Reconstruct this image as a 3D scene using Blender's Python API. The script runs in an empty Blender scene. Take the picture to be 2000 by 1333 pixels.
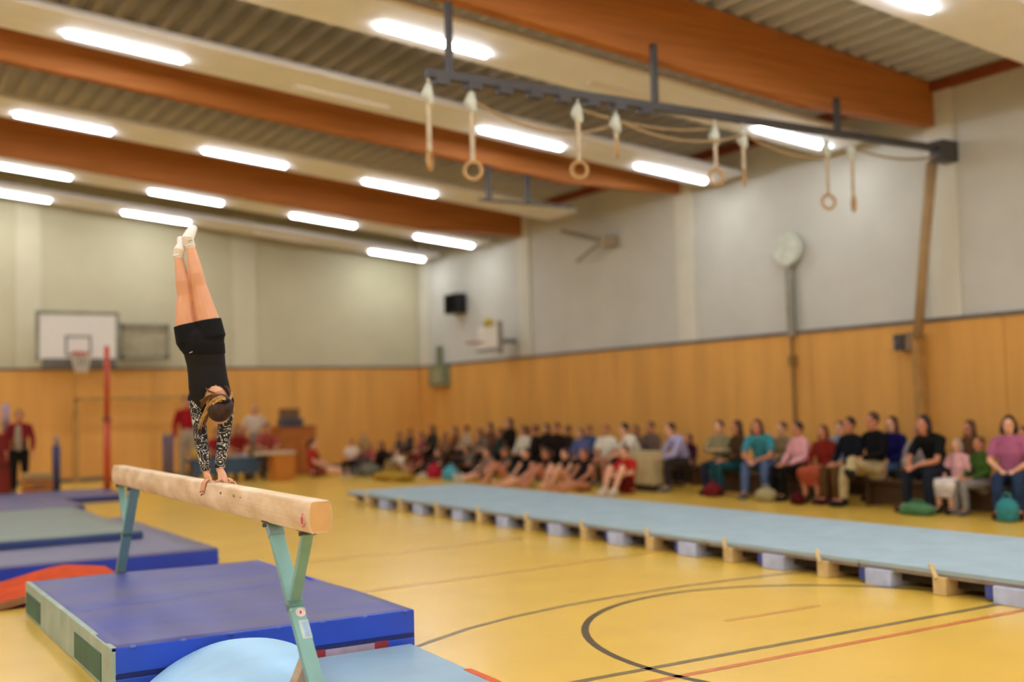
import bpy, bmesh, math, random
from mathutils import Vector, Matrix
random.seed(7)
S = bpy.context.scene
COL = S.collection
PI = math.pi

# ------------------------------------------------------------------ camera, world, exposure
F = 2194.05
R = ((0.85259349, 0.00726372, 0.52252424), (-0.52194077, 0.06107405, 0.85079245), (-0.02573276, -0.99810681, 0.05586257))
CAM = Vector((0, 0, 1.66))
cd = bpy.data.cameras.new('camera'); cam = bpy.data.objects.new('camera', cd); COL.objects.link(cam)
cam.matrix_world = Matrix(((R[0][0], -R[0][1], -R[0][2], CAM.x), (R[1][0], -R[1][1], -R[1][2], CAM.y), (R[2][0], -R[2][1], -R[2][2], CAM.z), (0, 0, 0, 1)))
cd.sensor_width = 36; cd.lens = F / 2000 * 36; cd.clip_end = 200
cd.dof.use_dof = True; cd.dof.focus_distance = 6.65; cd.dof.aperture_fstop = 0.72; cd.dof.aperture_blades = 0
S.camera = cam
w = bpy.data.worlds.new('world'); S.world = w; w.use_nodes = True
w.node_tree.nodes['Background'].inputs[0].default_value = (1, .96, .9, 1)
w.node_tree.nodes['Background'].inputs[1].default_value = .25
S.view_settings.view_transform = 'Standard'; S.view_settings.look = 'None'; S.view_settings.gamma = 1
S.view_settings.use_curve_mapping = False
S.view_settings.exposure = 0.82
TUBE = 20.5           # radiance of the lit tubes
TUBE_COL = (.92, .975, 1.06)

def ray(px, py):
    v = Vector((px - 1000, py - 666.5, F))
    return Vector((sum(R[i][j] * v[j] for j in range(3)) for i in range(3)))
def onx(px, py, x): d = ray(px, py); return CAM + d * (x / d.x)
def ony(px, py, y): d = ray(px, py); return CAM + d * (y / d.y)
def onz(px, py, z): d = ray(px, py); return CAM + d * ((z - CAM.z) / d.z)
def at(px, py, dep): return CAM + ray(px, py) * (dep / F)

# ------------------------------------------------------------------ materials
def lin(h):
    if isinstance(h, str):
        h = h.lstrip('#'); h = [int(h[i:i + 2], 16) for i in (0, 2, 4)]
    o = []
    for c in h:
        c /= 255
        o.append(c / 12.92 if c <= .04045 else ((c + .055) / 1.055) ** 2.4)
    return (*o, 1)
MATS = {}
def mat(name, col, rough=.6, spec=.3, var=.12, scale=6, bump=0, bscale=60, metal=0, coat=0, stretch=None, col2=None):
    if name in MATS: return MATS[name]
    m = bpy.data.materials.new(name); MATS[name] = m; m.use_nodes = True
    nt = m.node_tree; b = nt.nodes['Principled BSDF']; c = lin(col)
    tc = nt.nodes.new('ShaderNodeTexCoord'); mp = nt.nodes.new('ShaderNodeMapping')
    nt.links.new(tc.outputs['Object'], mp.inputs[0])
    if stretch: mp.inputs['Scale'].default_value = stretch
    n = nt.nodes.new('ShaderNodeTexNoise'); n.inputs['Scale'].default_value = scale; n.inputs['Detail'].default_value = 4
    nt.links.new(mp.outputs[0], n.inputs['Vector'])
    r = nt.nodes.new('ShaderNodeValToRGB')
    a = lin(col2) if col2 else tuple(x * (1 - var * 1.6) for x in c[:3]) + (1,)
    e = c if col2 else tuple(min(1, x * (1 + var)) for x in c[:3]) + (1,)
    r.color_ramp.elements[0].position = .3; r.color_ramp.elements[1].position = .7
    r.color_ramp.elements[0].color = a; r.color_ramp.elements[1].color = e
    nt.links.new(n.outputs['Fac'], r.inputs[0]); nt.links.new(r.outputs[0], b.inputs['Base Color'])
    b.inputs['Roughness'].default_value = rough; b.inputs['Specular IOR Level'].default_value = spec; b.inputs['Metallic'].default_value = metal
    if coat: b.inputs['Coat Weight'].default_value = coat; b.inputs['Coat Roughness'].default_value = .12
    if bump:
        n2 = nt.nodes.new('ShaderNodeTexNoise'); n2.inputs['Scale'].default_value = bscale
        nt.links.new(mp.outputs[0], n2.inputs['Vector'])
        bp = nt.nodes.new('ShaderNodeBump'); bp.inputs['Strength'].default_value = bump; bp.inputs['Distance'].default_value = .01
        nt.links.new(n2.outputs['Fac'], bp.inputs['Height']); nt.links.new(bp.outputs[0], b.inputs['Normal'])
    return m
def emit(name, col, st):
    m = bpy.data.materials.new(name); m.use_nodes = True; nt = m.node_tree
    b = nt.nodes['Principled BSDF']; b.inputs['Base Color'].default_value = (.9, .9, .9, 1)
    b.inputs['Emission Color'].default_value = (*col, 1); b.inputs['Emission Strength'].default_value = st
    return m
def cloth(h): return mat('fabric ' + h, h, .85, .1, .1, 9)
def hairm(h): return mat('hair ' + h, h, .5, .3, .3, 12, stretch=(8, 8, 1.5))
SKIN = mat('skin', '#e0a680', .5, .35, .06, 5)
SKIN2 = mat('skin ruddy', '#c4805c', .5, .35, .06, 5)
LIP = mat('lips', '#a8564a', .5, .3)
EYE = mat('eyes', '#2a1c16', .3, .5)

# ------------------------------------------------------------------ mesh building
class MB:
    def __init__(s): s.v = []; s.f = []
    def box(s, x0, x1, y0, y1, z0, z1, M=None):
        o = len(s.v)
        p = [(x, y, z) for x in (x0, x1) for y in (y0, y1) for z in (z0, z1)]
        s.v += [tuple(M @ Vector(q)) for q in p] if M else p
        s.f += [tuple(o + i for i in q) for q in ((0, 1, 3, 2), (4, 6, 7, 5), (0, 4, 5, 1), (2, 3, 7, 6), (0, 2, 6, 4), (1, 5, 7, 3))]
        return s
    def rings(s, rs, cap=True):
        o = len(s.v); n = len(rs[0])
        for r in rs: s.v += [tuple(q) for q in r]
        for i in range(len(rs) - 1):
            for j in range(n):
                k = (j + 1) % n
                s.f.append((o + i * n + j, o + i * n + k, o + (i + 1) * n + k, o + (i + 1) * n + j))
        if cap:
            s.f.append(tuple(o + j for j in reversed(range(n))))
            e = o + (len(rs) - 1) * n
            s.f.append(tuple(e + j for j in range(n)))
        return s
    def tube(s, pts, rad, n=8, side=None, flat=1.0, rnd=False):
        pts = [Vector(p) for p in pts]
        if not isinstance(rad, (list, tuple)): rad = [rad] * len(pts)
        P = []; 
        if rnd:
            d0 = (pts[0] - pts[1]).normalized(); d1 = (pts[-1] - pts[-2]).normalized()
            for a in (80, 55, 28): P.append((pts[0] + d0 * rad[0] * math.sin(math.radians(a)), rad[0] * math.cos(math.radians(a))))
            P += list(zip(pts, rad))
            for a in (28, 55, 80): P.append((pts[-1] + d1 * rad[-1] * math.sin(math.radians(a)), rad[-1] * math.cos(math.radians(a))))
        else: P = list(zip(pts, rad))
        rs = []; u = None
        for i, (p, r) in enumerate(P):
            a = P[max(0, i - 1)][0]; b = P[min(len(P) - 1, i + 1)][0]
            t = (b - a).normalized()
            if side is not None: u = (Vector(side) - t * Vector(side).dot(t)).normalized()
            elif u is None:
                h = Vector((0, 0, 1)) if abs(t.z) < .9 else Vector((1, 0, 0)); u = (h - t * h.dot(t)).normalized()
            else: u = (u - t * u.dot(t)).normalized()
            vv = t.cross(u)
            rs.append([p + u * r * math.cos(2 * PI * j / n) + vv * r * flat * math.sin(2 * PI * j / n) for j in range(n)])
        return s.rings(rs)
    def ell(s, c, r, M=None, n=14, m=9):
        c = Vector(c); rs = []
        for i in range(m + 1):
            th = PI * (i + .02 if i == 0 else (i - .02 if i == m else i)) / m
            ring = []
            for j in range(n):
                q = Vector((r[0] * math.sin(th) * math.cos(2 * PI * j / n), r[1] * math.sin(th) * math.sin(2 * PI * j / n), -r[2] * math.cos(th)))
                ring.append(c + (M @ q if M else q))
            rs.append(ring)
        return s.rings(rs)
    def disc(s, c, ax, r, t, n=20, rr=None):
        ax = Vector(ax).normalized(); c = Vector(c)
        return s.tube([c, c + ax * t], r, n)
    def mesh(s, name):
        me = bpy.data.meshes.new(name); me.from_pydata(s.v, [], s.f)
        bm = bmesh.new(); bm.from_mesh(me); bmesh.ops.recalc_face_normals(bm, faces=bm.faces); bm.to_mesh(me); bm.free()
        return me
    def build(s, name, m, parent=None, bevel=0, smooth=False, loc=None):
        me = s.mesh(name)
        if bevel:
            bm = bmesh.new(); bm.from_mesh(me)
            bmesh.ops.bevel(bm, geom=list(bm.edges), offset=bevel, segments=2, affect='EDGES', profile=.6)
            bm.to_mesh(me); bm.free()
        return link(name, me, m, parent, smooth, loc)
def link(name, me, m, parent=None, smooth=False, loc=None):
    if m and not me.materials: me.materials.append(m)
    if smooth:
        for p in me.polygons: p.use_smooth = True
    o = bpy.data.objects.new(name, me); COL.objects.link(o)
    if loc is not None: o.location = loc
    if parent: o.parent = parent
    return o
def tag(o, label=None, cat=None, group=None, kind=None):
    if label: o['label'] = label
    if cat: o['category'] = cat
    if group: o['group'] = group
    if kind: o['kind'] = kind
    return o
def empty(name, loc=(0, 0, 0), label=None, cat=None, group=None, kind=None, rz=0):
    o = bpy.data.objects.new(name, None); COL.objects.link(o); o.location = loc; o.rotation_euler = (0, 0, rz)
    o.empty_display_size = .1
    return tag(o, label, cat, group, kind)
def struct(o): o['kind'] = 'structure'; return o
def remesh(mb, voxel, smooth=4):
    me = mb.mesh('tmp'); o = bpy.data.objects.new('tmp', me); COL.objects.link(o)
    r = o.modifiers.new('r', 'REMESH'); r.mode = 'VOXEL'; r.voxel_size = voxel; r.use_smooth_shade = True
    if smooth: q = o.modifiers.new('s', 'SMOOTH'); q.iterations = smooth; q.factor = .5
    dg = bpy.context.evaluated_depsgraph_get(); dg.update()
    out = bpy.data.meshes.new_from_object(o.evaluated_get(dg))
    bpy.data.objects.remove(o); bpy.data.meshes.remove(me)
    out.materials.clear()
    return out
def box(name, m, parent, x0, x1, y0, y1, z0, z1, bevel=0, M=None):
    return MB().box(x0, x1, y0, y1, z0, z1, M).build(name, m, parent, bevel)

# ------------------------------------------------------------------ the hall
XW, YW, XL, YF = 15.0, 29.65, -12.0, -5.0
WZ = 2.81
def zdeck(x): return 6.58 + .1 * (XW - x) if x > 1.5 else 6.58 + .1 * (XW - 3.0 + x)
M_paint = mat('white wall paint', '#c8c6ba', .8, .2, .03, 1.2)
M_back = mat('bounce tinted wall paint', '#c4bd9c', .8, .2, .03, 1.2); M_pilb = mat('bounce tinted pier paint', '#d0c9aa', .8, .2, .03, 1.2)  # back wall paints with the floor's yellow bounce light put into the colour
M_pil = mat('white pier paint', '#d6d2bf', .8, .2, .03, 1.2)
M_wood = mat('ochre wall panel', '#dda250', .55, .3, .07, 2.5, stretch=(1, 1, .15))
M_cap = mat('grey brown cap rail', '#6d6156', .6, .3)
M_glulam = mat('glulam beam', '#b87236', .6, .25, .13, 3, stretch=(.25, 1, 7))
M_trim = mat('red brown purlin', '#8a4524', .6, .25)
M_deck = mat('corrugated steel deck', '#c4c6ce', .55, .3, .04, 2)
M_strip = mat('white trunking', '#eeeef0', .6, .3, .03, 2)
M_off = mat('unlit tube', '#e6e0d8', .4, .4, .02)
M_on = emit('lit tube', TUBE_COL, TUBE)
M_dark = mat('dark steel', '#45403c', .5, .4, .08, 5)
M_grey = mat('grey steel', '#7f8078', .5, .4, .08, 5)

floor_o = MB().box(XL, XW, YF, YW, -.2, 0).build('floor', mat('ochre sports floor', '#e8bd4e', .26, .5, .035, 1.3, bump=.02, bscale=3, coat=.12))
struct(floor_o)
M_black = mat('black line paint', '#7d6a3c', .35, .4); M_blk2 = mat('dark line paint', '#54462c', .35, .4)
M_red = mat('red line paint', '#cf7636', .35, .4); M_ora = mat('orange line paint', '#cf9439', .35, .4)
def court_line(pts, wd, m, label):
    mb = MB(); n = len(pts); L = []; Rr = []
    for i in range(n):
        a = Vector(pts[max(0, i - 1)]); b = Vector(pts[min(n - 1, i + 1)]); t = (b - a).normalized(); nn = Vector((-t.y, t.x))
        p = Vector(pts[i]); L.append(p + nn * wd / 2); Rr.append(p - nn * wd / 2)
    for i in range(n): mb.v += [(L[i].x, L[i].y, .0015), (Rr[i].x, Rr[i].y, .0015)]
    for i in range(n - 1): mb.f.append((2 * i, 2 * i + 1, 2 * i + 3, 2 * i + 2))
    o = mb.build('court_line', m, floor_o); o['label'] = label
court_line([(-6, 5.6), (7.9, 5.6)], .06, M_black, 'straight dark court line meeting the circle'); court_line([(-6, 5.335), (7.9, 5.335)], .06, M_red, 'red court line across the floor')
court_line([(5.75, 6.43), (6.75, 6.43)], .06, M_ora, 'short orange dash')
court_line([(6.23 + 1.86 * math.cos(a * PI / 36), 5.6 + 2.02 * math.sin(a * PI / 36)) for a in range(73)], .055, M_blk2, 'black circle line')
court_line([(2.4, 6.4), (3.0, 6.8), (3.6, 7.13), (4.1, 7.4), (4.6, 7.58), (5.2, 7.72), (5.72, 7.79), (6.57, 7.84), (7.46, 7.8), (8.2, 7.7), (9, 7.55)], .05, M_black, 'long faint curved court line')
court_line([(3.6, 9.4), (9.5, 9.9)], .05, M_ora, 'faint ochre court line')
court_line([(3.8, 11.6), (9, 12.0)], .05, M_ora, 'faint ochre court line')

# ceiling deck: trapezoid ribs running along Y
mb = MB(); prof = []
x = XL
while x < XW - .01:
    for dx, dz in ((0, 0), (.10, 0), (.15, .15), (.285, .15)):
        if x + dx < XW: prof.append((x + dx, zdeck(x + dx) + dz))
    x += .335
prof.append((XW, zdeck(XW)))
rs = []
for y in (YF, YW):
    rs.append([(a, y, b) for a, b in prof] + [(XW, y, zdeck(XW) + .3), (1.5, y, zdeck(1.5) + .35), (XL, y, zdeck(XL) + .3)])
mb.rings(rs); ceil = struct(mb.build('ceiling', M_deck))

# walls
wr = struct(box('wall_right', M_paint, None, XW, XW + .25, YF, YW + .25, 0, 6.9))
mb = MB(); mb.rings([[(XL, y, 0), (XW, y, 0), (XW, y, 6.7), (1.5, y, 8.1), (XL, y, 6.7)] for y in (YW, YW + .25)])
wb = struct(mb.build('wall_back', M_back))
wl = struct(box('wall_left', M_paint, None, XL - .25, XL, YF, YW, 0, 6.9))
mb = MB(); mb.rings([[(XL, y, 0), (XW, y, 0), (XW, y, 6.7), (1.5, y, 8.1), (XL, y, 6.7)] for y in (YF - .25, YF)])
wf = struct(mb.build('wall_front', M_paint))
def panels(parent, axis, a0, a1, step, face):
    n = round((a1 - a0) / step); me = None
    for i in range(n):
        s0 = a0 + i * (a1 - a0) / n + .006; s1 = a0 + (i + 1) * (a1 - a0) / n - .006
        if axis == 'y': o = box('panel', M_wood, parent, min(face), max(face), s0, s1, .1, WZ - .02, .004)
        else: o = box('panel', M_wood, parent, s0, s1, min(face), max(face), .1, WZ - .02, .004)
panels(wr, 'y', YF, YW - .05, 1.93, (XW - .05, XW)); panels(wb, 'x', XL, XW - .05, 1.93, (YW - .05, YW))
panels(wl, 'y', YF, YW, 4.3, (XL, XL + .05)); panels(wf, 'x', XL, XW, 4.5, (YF, YF + .05))
for nm, par, b in (('cap_rail', wr, (XW - .07, XW, YF, YW, WZ - .03, WZ + .03)), ('cap_rail', wb, (XL, XW, YW - .07, YW, WZ - .03, WZ + .03))):
    box(nm, M_cap, par, *b)['label'] = 'narrow grey brown rail capping the wood panels'
struct(box('baseboard_right', M_cap, None, XW - .06, XW, YF, YW - .06, 0, .1)); struct(box('baseboard_back', M_cap, None, XL, XW, YW - .06, YW, 0, .1))
BY = (-.8, 5.35, 11.52, 17.7, 23.87)
for y in BY:                                                      # piers under the beams on the right wall
    box('pilaster', M_pil, wr, XW - .045, XW, y - .42, y + .12, WZ + .03, zdeck(XW) - .02, .01)
for x0, x1 in ((-6.4, -5.8), (-.9, -.3), (4.0, 4.58), (9.4, 10.05)):
    box('pilaster', M_pilb, wb, x0, x1, YW - .045, YW, WZ + .03, zdeck((x0 + x1) / 2) - .1, .01)
box('corner_pier', M_pil, wr, XW - .04, XW, 29.0, YW - .045, WZ + .03, 6.5, .01)
# purlin trims at the head of the right wall, one between each two beams
for i, (a, b) in enumerate(((-.7, 5.25), (5.45, 11.42), (11.62, 17.6), (17.8, 23.77))):
    struct(box('trim_%d' % (i + 1), M_trim, None, XW - .12, XW, a, b, 6.42, 6.57))
# roof beams
for y in BY:
    top = [(XW - .0, zdeck(XW) - .02), (1.5, zdeck(1.5) - .02), (XL, zdeck(XL) - .02)]
    bot = [(XL, 5.88), (-9.2, 5.88), (1.5, 6.95), (12.2, 5.88), (XW, 5.88)]
    mb = MB(); mb.rings([[(a, yy, b) for a, b in top + bot] for yy in (y - .1, y + .1)])
    struct(mb.build('roof_beam', M_glulam))['label'] = 'orange brown laminated wood roof beam'

# light strips: tilted trunking with alternate lit tubes
def zs(x): return 6.05 + .097 * (12.7 - x) if x > 1.5 else 6.05 + .097 * 11.2 - .097 * (1.5 - x)
def strip(y, label, unlit=(), x0=2.83, pitch=3.31, end=14.6, back=True):
    e = empty('light_strip', (end, y, zs(end)), label, 'light', 'ceiling light strips')
    for side in (0, 1) if back else (0,):
        X0, X1 = (1.5, end) if side == 0 else (-11.6, 1.5)
        sec = [(-.72, .06), (.38, .06), (.42, .0), (.40, -.05), (-.74, -.05), (-.76, .0)]
        mb = MB(); mb.rings([[(X - end, a, b + zs(X) - zs(end)) for a, b in sec] for X in (X0, X1)])
        mb.build('trunking', M_strip, e)
    xs = [x0 + pitch * k for k in range(-4, 4)] if back else [x0 + pitch * k for k in range(0, 4)]
    for k, X in enumerate(xs):
        if X + 1.62 > end or X < -11.5 or (X < 1.5 < X + 1.62): continue
        lit = not any(abs(X - u) < .6 for u in unlit)
        h = .055; mb = MB(); rs = []
        for q in (0, 1.6):
            rs.append([(X + q - end, .075 * math.cos(t * PI / 6), zs(X + q) - zs(end) - .05 - .06 * math.sin(t * PI / 6)) for t in range(7)])
        mb.rings(rs); o = mb.build('tube', M_on if lit else M_off, e, smooth=False)
        o['label'] = 'glowing white fluorescent tube' if lit else 'fluorescent tube that is switched off'
strip(8.4, 'white light strip across the top right corner of the picture', x0=-.5, unlit=())
strip(13.1, 'white light strip behind the nearest roof beam, above the rings', (9.45,), x0=2.83)
strip(16.2, 'white light strip just in front of the second roof beam', (6.14, 9.4 - 3.3 * 9), x0=2.83)
strip(21.0, 'white light strip just in front of the third roof beam', (12.75,), x0=2.83, end=14.2)
strip(25.4, 'white light strip right behind the third roof beam', (), x0=2.9)
strip(28.3, 'white light strip farthest away, beside the back wall', (9.5,), x0=2.95)
for yy, lab in ((6.6, 'unseen white light strip added overhead to brighten the foreground, before the corner strip'), (4.0, 'white light strip right above the place of the camera'), (1.2, 'white light strip over the floor behind the camera'), (-1.7, 'white light strip well behind the camera'), (-3.6, 'white light strip beside the front wall')):  # unseen strips; the first one is added to brighten the foreground
    strip(yy, lab, ())

# ------------------------------------------------------------------ rings rail
YR = 11.15
M_rope = mat('tan rope', '#a8906a', .8, .1, .1, 30); M_ringw = mat('wooden ring', '#b8915c', .5, .3); M_strap = mat('cream strap', '#c4b294', .8, .1)
M_pul = mat('pale pulley', '#ccd0be', .4, .4)
rr = empty('ring_rail', (10, YR, 5.43), 'long dark steel rail hanging under the nearest roof beam and carrying the rings', 'rail')
MB().box(-4.2, 4.85, -.05, .05, -.05, .05).build('rail', M_dark, rr, .006)
for hx, top in ((6.1, 6.3), (9.1, 6.25), (12.45, 5.95)):
    MB().box(hx - 10 - .035, hx - 10 + .035, -.04, .04, .04, top - 5.43).build('hanger', M_dark, rr, .004)
MB().box(4.6, 4.98, -.12, .12, -.2, .12).build('end_bracket', M_dark, rr, .01)
for k in range(8):                                               # little trolley clamps seen under the left half
    MB().box(-4.1 + k * .42, -3.92 + k * .42, -.06, .06, -.12, -.05).build('clamp', M_dark, rr, .005)
rings = [(5.82, 5.25, 4.42, 80, 'leftmost ring on the rail, seen nearly edge-on'), (6.38, 5.23, 4.36, 5, 'second from the left, face-on below a white pulley'),
         (7.88, 5.27, 4.5, 12, 'third from the left, face-on before a light strip'), (8.46, 5.2, 4.82, 85, 'fourth from the left, hung higher than its neighbours'),
         (10.1, 5.22, 4.6, 10, 'fifth from the left, before the second beam end'), (10.6, 5.22, 4.63, 75, 'sixth ring from the left, edge-on before the white wall'),
         (12.2, 5.25, 4.42, 15, 'seventh ring from the left, hanging low before the white wall'), (12.72, 5.25, 4.43, 80, 'rightmost ring on the rail, hanging low and edge-on')]
for X, zp, zr, ang, lab in rings:
    e = empty('gymnastic_ring', (X, YR, zr), 'wooden ring on a strap, ' + lab, 'ring', 'rings hanging from the rail')
    a = math.radians(ang - 30); u = Vector((math.cos(a), math.sin(a), 0))
    pts = [u * .1 * math.cos(t * PI / 12) + Vector((0, 0, .1 * math.sin(t * PI / 12))) for t in range(24)]
    mb = MB(); rs = []
    for t in range(25):
        c = u * math.cos(t * PI / 12) + Vector((0, 0, math.sin(t * PI / 12))); nv = u.cross(Vector((0, 0, 1)))
        rs.append([c * (.1 + .023 * math.cos(j * PI / 4)) + nv * .023 * math.sin(j * PI / 4) for j in range(8)])
    mb.rings(rs, cap=False); mb.build('ring', M_ringw, e, smooth=True)
    MB().box(-.03, .03, -.006, .006, .09, zp - zr).build('strap', M_strap, e)
    pu = MB().tube([(0, 0, zp - zr + .02), (-.02, 0, zp - zr - .06), (.02, 0, zp - zr - .14)], [.045, .075, .05], 8, rnd=True).build('pulley', M_pul, e, smooth=True)
    MB().tube([(0, 0, zp - zr + .02), (0, 0, 5.39 - zr)], .014, 6).build('hook', M_pul, e)
def rope(p0, p1, sag, label, rad=.02):
    n = 14; pts = []
    for i in range(n + 1):
        t = i / n; pts.append(p0.lerp(p1, t) - Vector((0, 0, sag * 4 * t * (1 - t))))
    tag(MB().tube([p - p0 for p in pts], rad, 6).build('rope', M_rope, smooth=True, loc=p0), label, 'rope', 'ropes slung below the ring rail')
V = Vector
rope(V((6.4, YR + .05, 5.22)), V((8.44, YR + .05, 5.12)), .22, 'tan rope sagging between the second and fourth rings')
rope(V((8.47, YR - .05, 5.16)), V((10.55, YR - .05, 5.2)), .16, 'tan rope sagging between the fourth and sixth rings')
rope(V((7.9, YR + .08, 5.3)), V((10.1, YR + .08, 5.26)), .1, 'tan rope sagging between the third and fifth rings')
rope(V((10.62, YR + .04, 5.28)), V((12.7, YR + .04, 5.2)), .2, 'tan rope sagging between the sixth and rightmost rings')
rope(V((12.74, YR, 5.26)), V((14.62, YR, 5.3)), .1, 'tan rope running from the rightmost ring to the wall bracket')
# rope bundle down to winch
pb = empty('rope_casing', (14.72, 11.3, 2.5), 'tall tan wooden casing guiding ropes down the right wall to a winch', 'casing')
MB().tube([(0, .02, 2.76), (0, .24, 1.4), (0, .43, .05)], [.085, .08, .075], 8).build('casing', mat('tan casing', '#a88a60', .6, .2, .08, 4), pb, smooth=True)
MB().box(.02, .2, .45, .57, -2.3, .1).build('guide_channel', mat('ochre channel', '#b08348', .6, .2), pb)
wn = empty('winch', (14.86, 12.05, 2.5), 'small dark winch box with grey plate on the wood panels below the rope casing', 'winch')
MB().box(-.1, .08, .0, .2, -.14, .12).build('winch_box', M_dark, wn, .01); MB().box(-.08, .08, -.2, -.01, -.15, .14).build('gear_plate', mat('winch plate', '#8e7458', .5, .3), wn, .01)
MB().tube([(-.1, .1, 0), (-.2, .1, 0), (-.2, .1, -.12)], .012, 6).build('crank', M_grey, wn)
# second rail farther back
r2 = empty('ring_rail', (11.0, 17.7, 5.45), 'short dark rail on two posts hanging below the second roof beam', 'rail')
for hx in (10.45, 11.3): MB().box(hx - 11 - .04, hx - 11 + .04, -.04, .04, -.05, .75).build('hanger', M_dark, r2, .004)
MB().box(-.75, 1.3, -.03, .03, -.05, .0).build('rail', M_dark, r2, .005)

# ------------------------------------------------------------------ fittings on the right wall
d0 = onx(1537, 487, 14.86)
e = empty('wall_disc', (14.95, d0.y, 1.2), 'round white disc on a tall thin grey pole against the right wall', 'pole sign')
MB().tube([(-.1, 0, d0.z - 1.2), (-.02, 0, d0.z - 1.2)], .285, 28).build('disc', mat('white disc', '#f6f6ea', .5, .4, .02), e)
MB().tube([(-.115, 0, d0.z - 1.2), (-.01, 0, d0.z - 1.2)], .3, 28).build('rim', M_pul, e)
MB().box(-.1, -.0, -.07, .07, 1.55, d0.z - 1.45).build('channel', mat('channel grey', '#938f80', .5), e, .01)
MB().tube([(-.06, 0, -.2), (-.06, 0, 1.6)], .03, 8).build('conduit', mat('brown conduit', '#8d6a3c', .6, .2), e)
box('coupling', mat('brown conduit', '#8d6a3c'), e, -.11, 0, -.06, .06, 1.0, 1.2, .01)
sp = onx(890, 594, 14.8)
e = empty('loudspeaker', sp, 'black loudspeaker high on the right wall close to the far corner', 'speaker')
box('cabinet', mat('black plastic', '#1d1b18', .5, .3), e, -.18, .15, -.34, .34, -.27, .27, .02); box('grille', mat('speaker cloth', '#14120f', .9, .05), e, -.2, -.17, -.3, .3, -.23, .23)
box('bracket', M_dark, e, .1, .19, -.06, .06, -.06, .06)
gb = onx(860, 735, 14.9)
e = empty('wall_box', gb, 'grey green box with a short mast at the far end of the right wall', 'box')
box('case', mat('grey green case', '#7d8062', .6, .3), e, -.12, .1, -.5, .5, -.3, .33, .02); box('window', mat('pale green pane', '#9a9a78', .4, .4), e, -.13, -.11, -.3, .3, -.2, .2)
MB().tube([(0, .05, .3), (0, .05, .85)], .1, 8).build('mast', mat('grey green case', '#7d8062'), e)
# side basketball hoop
e = empty('basketball_hoop', (14.2, 24.27, 3.0), 'small white basketball board with red rim on the right wall, yellow cloth on top', 'hoop')
box('backboard', mat('white board', '#e4dfd2', .4, .4, .02), e, 0, .04, -.55, .5, .05, .62, .01); box('pad', mat('grey pad', '#8e8578', .7), e, -.02, .06, -.62, -.5, -.1, .72, .01)
box('arm', M_grey, e, .04, .79, -.06, .06, .2, .3); box('lower_edge_pad', mat('grey pad', '#8e8578'), e, -.03, .07, -.55, .5, -.02, .06)
mb = MB(); mb.rings([[(-.4 + .225 * math.cos(t * PI / 10) * (1 + .08 * math.cos(j * PI / 3)), .225 * math.sin(t * PI / 10) * (1 + .08 * math.cos(j * PI / 3)), .2 + .018 * math.sin(j * PI / 3)) for j in range(6)] for t in range(21)], cap=False)
mb.build('rim', mat('red rim', '#b0503c', .4, .4), e, smooth=True)
MB().tube([(.0, 0, .74), (.02, .1, .7), (.02, -.12, .7)], .09, 8, rnd=True).build('cloth', mat('yellow cloth', '#c9b22f', .8), e, smooth=True)
# folding bracket
e = empty('wall_bracket', (14.95, 20.0, 5.2), 'pale folding bracket arm shaped like a V high on the right wall', 'bracket')
MB().tube([(-.3, 1.5, .45), (-.3, -.1, .0)], .05, 6).build('arm', mat('grey beige arm', '#8e8370', .6), e); MB().tube([(-.3, -.1, .0), (-.3, .9, -.32)], .04, 6).build('arm', mat('grey beige arm', '#8e8370'), e)
box('wall_plate', mat('tan plate', '#a9977a', .6), e, -.34, .04, -.2, .06, -.12, .12, .02)

# ------------------------------------------------------------------ back wall: hoop, frame, goal, posts
b0 = ony(74, 612, 28.4); b1 = ony(229, 702, 28.4)
e = empty('basketball_hoop', ((b0.x + b1.x) / 2, 28.4, b1.z), 'white basketball backboard with red rim and net on the back wall', 'hoop')
hw = (b1.x - b0.x) / 2; hh = b0.z - b1.z
box('backboard', mat('white board', '#e4dfd2'), e, -hw, hw, 0, .05, 0, hh, .01)
for nm, q in (('frame_bar', (-hw - .05, -hw + .03, -.02, .06, -.05, hh + .05)), ('frame_bar', (hw - .03, hw + .05, -.02, .06, -.05, hh + .05)), ('frame_bar', (-hw, hw, -.02, .06, hh - .02, hh + .06))):
    box(nm, mat('grey board frame', '#8d8a78', .6), e, *q)
box('edge_pad', mat('dark pad', '#6d675c', .7), e, -hw + .1, hw - .02, -.03, .06, -.2, .02, .02)
for q in ((-.3, -.25, .32, .02 + .42), ): pass
for q in ((-.3, -.25, .1, .56), (.25, .3, .1, .56), (-.3, .3, .52, .57), (-.3, .3, .08, .12)): box('target_mark', M_grey, e, q[0], q[1], -.012, .0, q[2], q[3])
box('support_arm', M_grey, e, -.5, -.4, .05, 1.25, .4, .5); box('support_arm', M_grey, e, .4, .5, .05, 1.25, .4, .5)
mb = MB(); mb.rings([[(.225 * math.cos(t * PI / 12) * (1 + .08 * math.cos(j * PI / 3)), -.36 + .225 * math.sin(t * PI / 12) * (1 + .08 * math.cos(j * PI / 3)), .12 + .018 * math.sin(j * PI / 3)) for j in range(6)] for t in range(25)], cap=False)
rim = mb.build('rim', mat('red rim', '#b0503c'), e, smooth=True); box('rim_plate', mat('red rim', '#b0503c'), e, -.15, .15, -.14, 0, .02, .18)
mb = MB()
for t in range(12):
    for dr in (1, -1):
        a0 = t * PI / 6; a1 = a0 + dr * PI / 6; am = a0 + dr * PI / 12
        mb.tube([(.22 * math.cos(a0), -.36 + .22 * math.sin(a0), .11), (.18 * math.cos(am), -.36 + .18 * math.sin(am), -.1), (.13 * math.cos(a1), -.36 + .13 * math.sin(a1), -.34)], .008, 4)
net = mb.build('net', mat('white cord', '#d9cfb8', .8), rim); net['kind'] = 'stuff'
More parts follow.
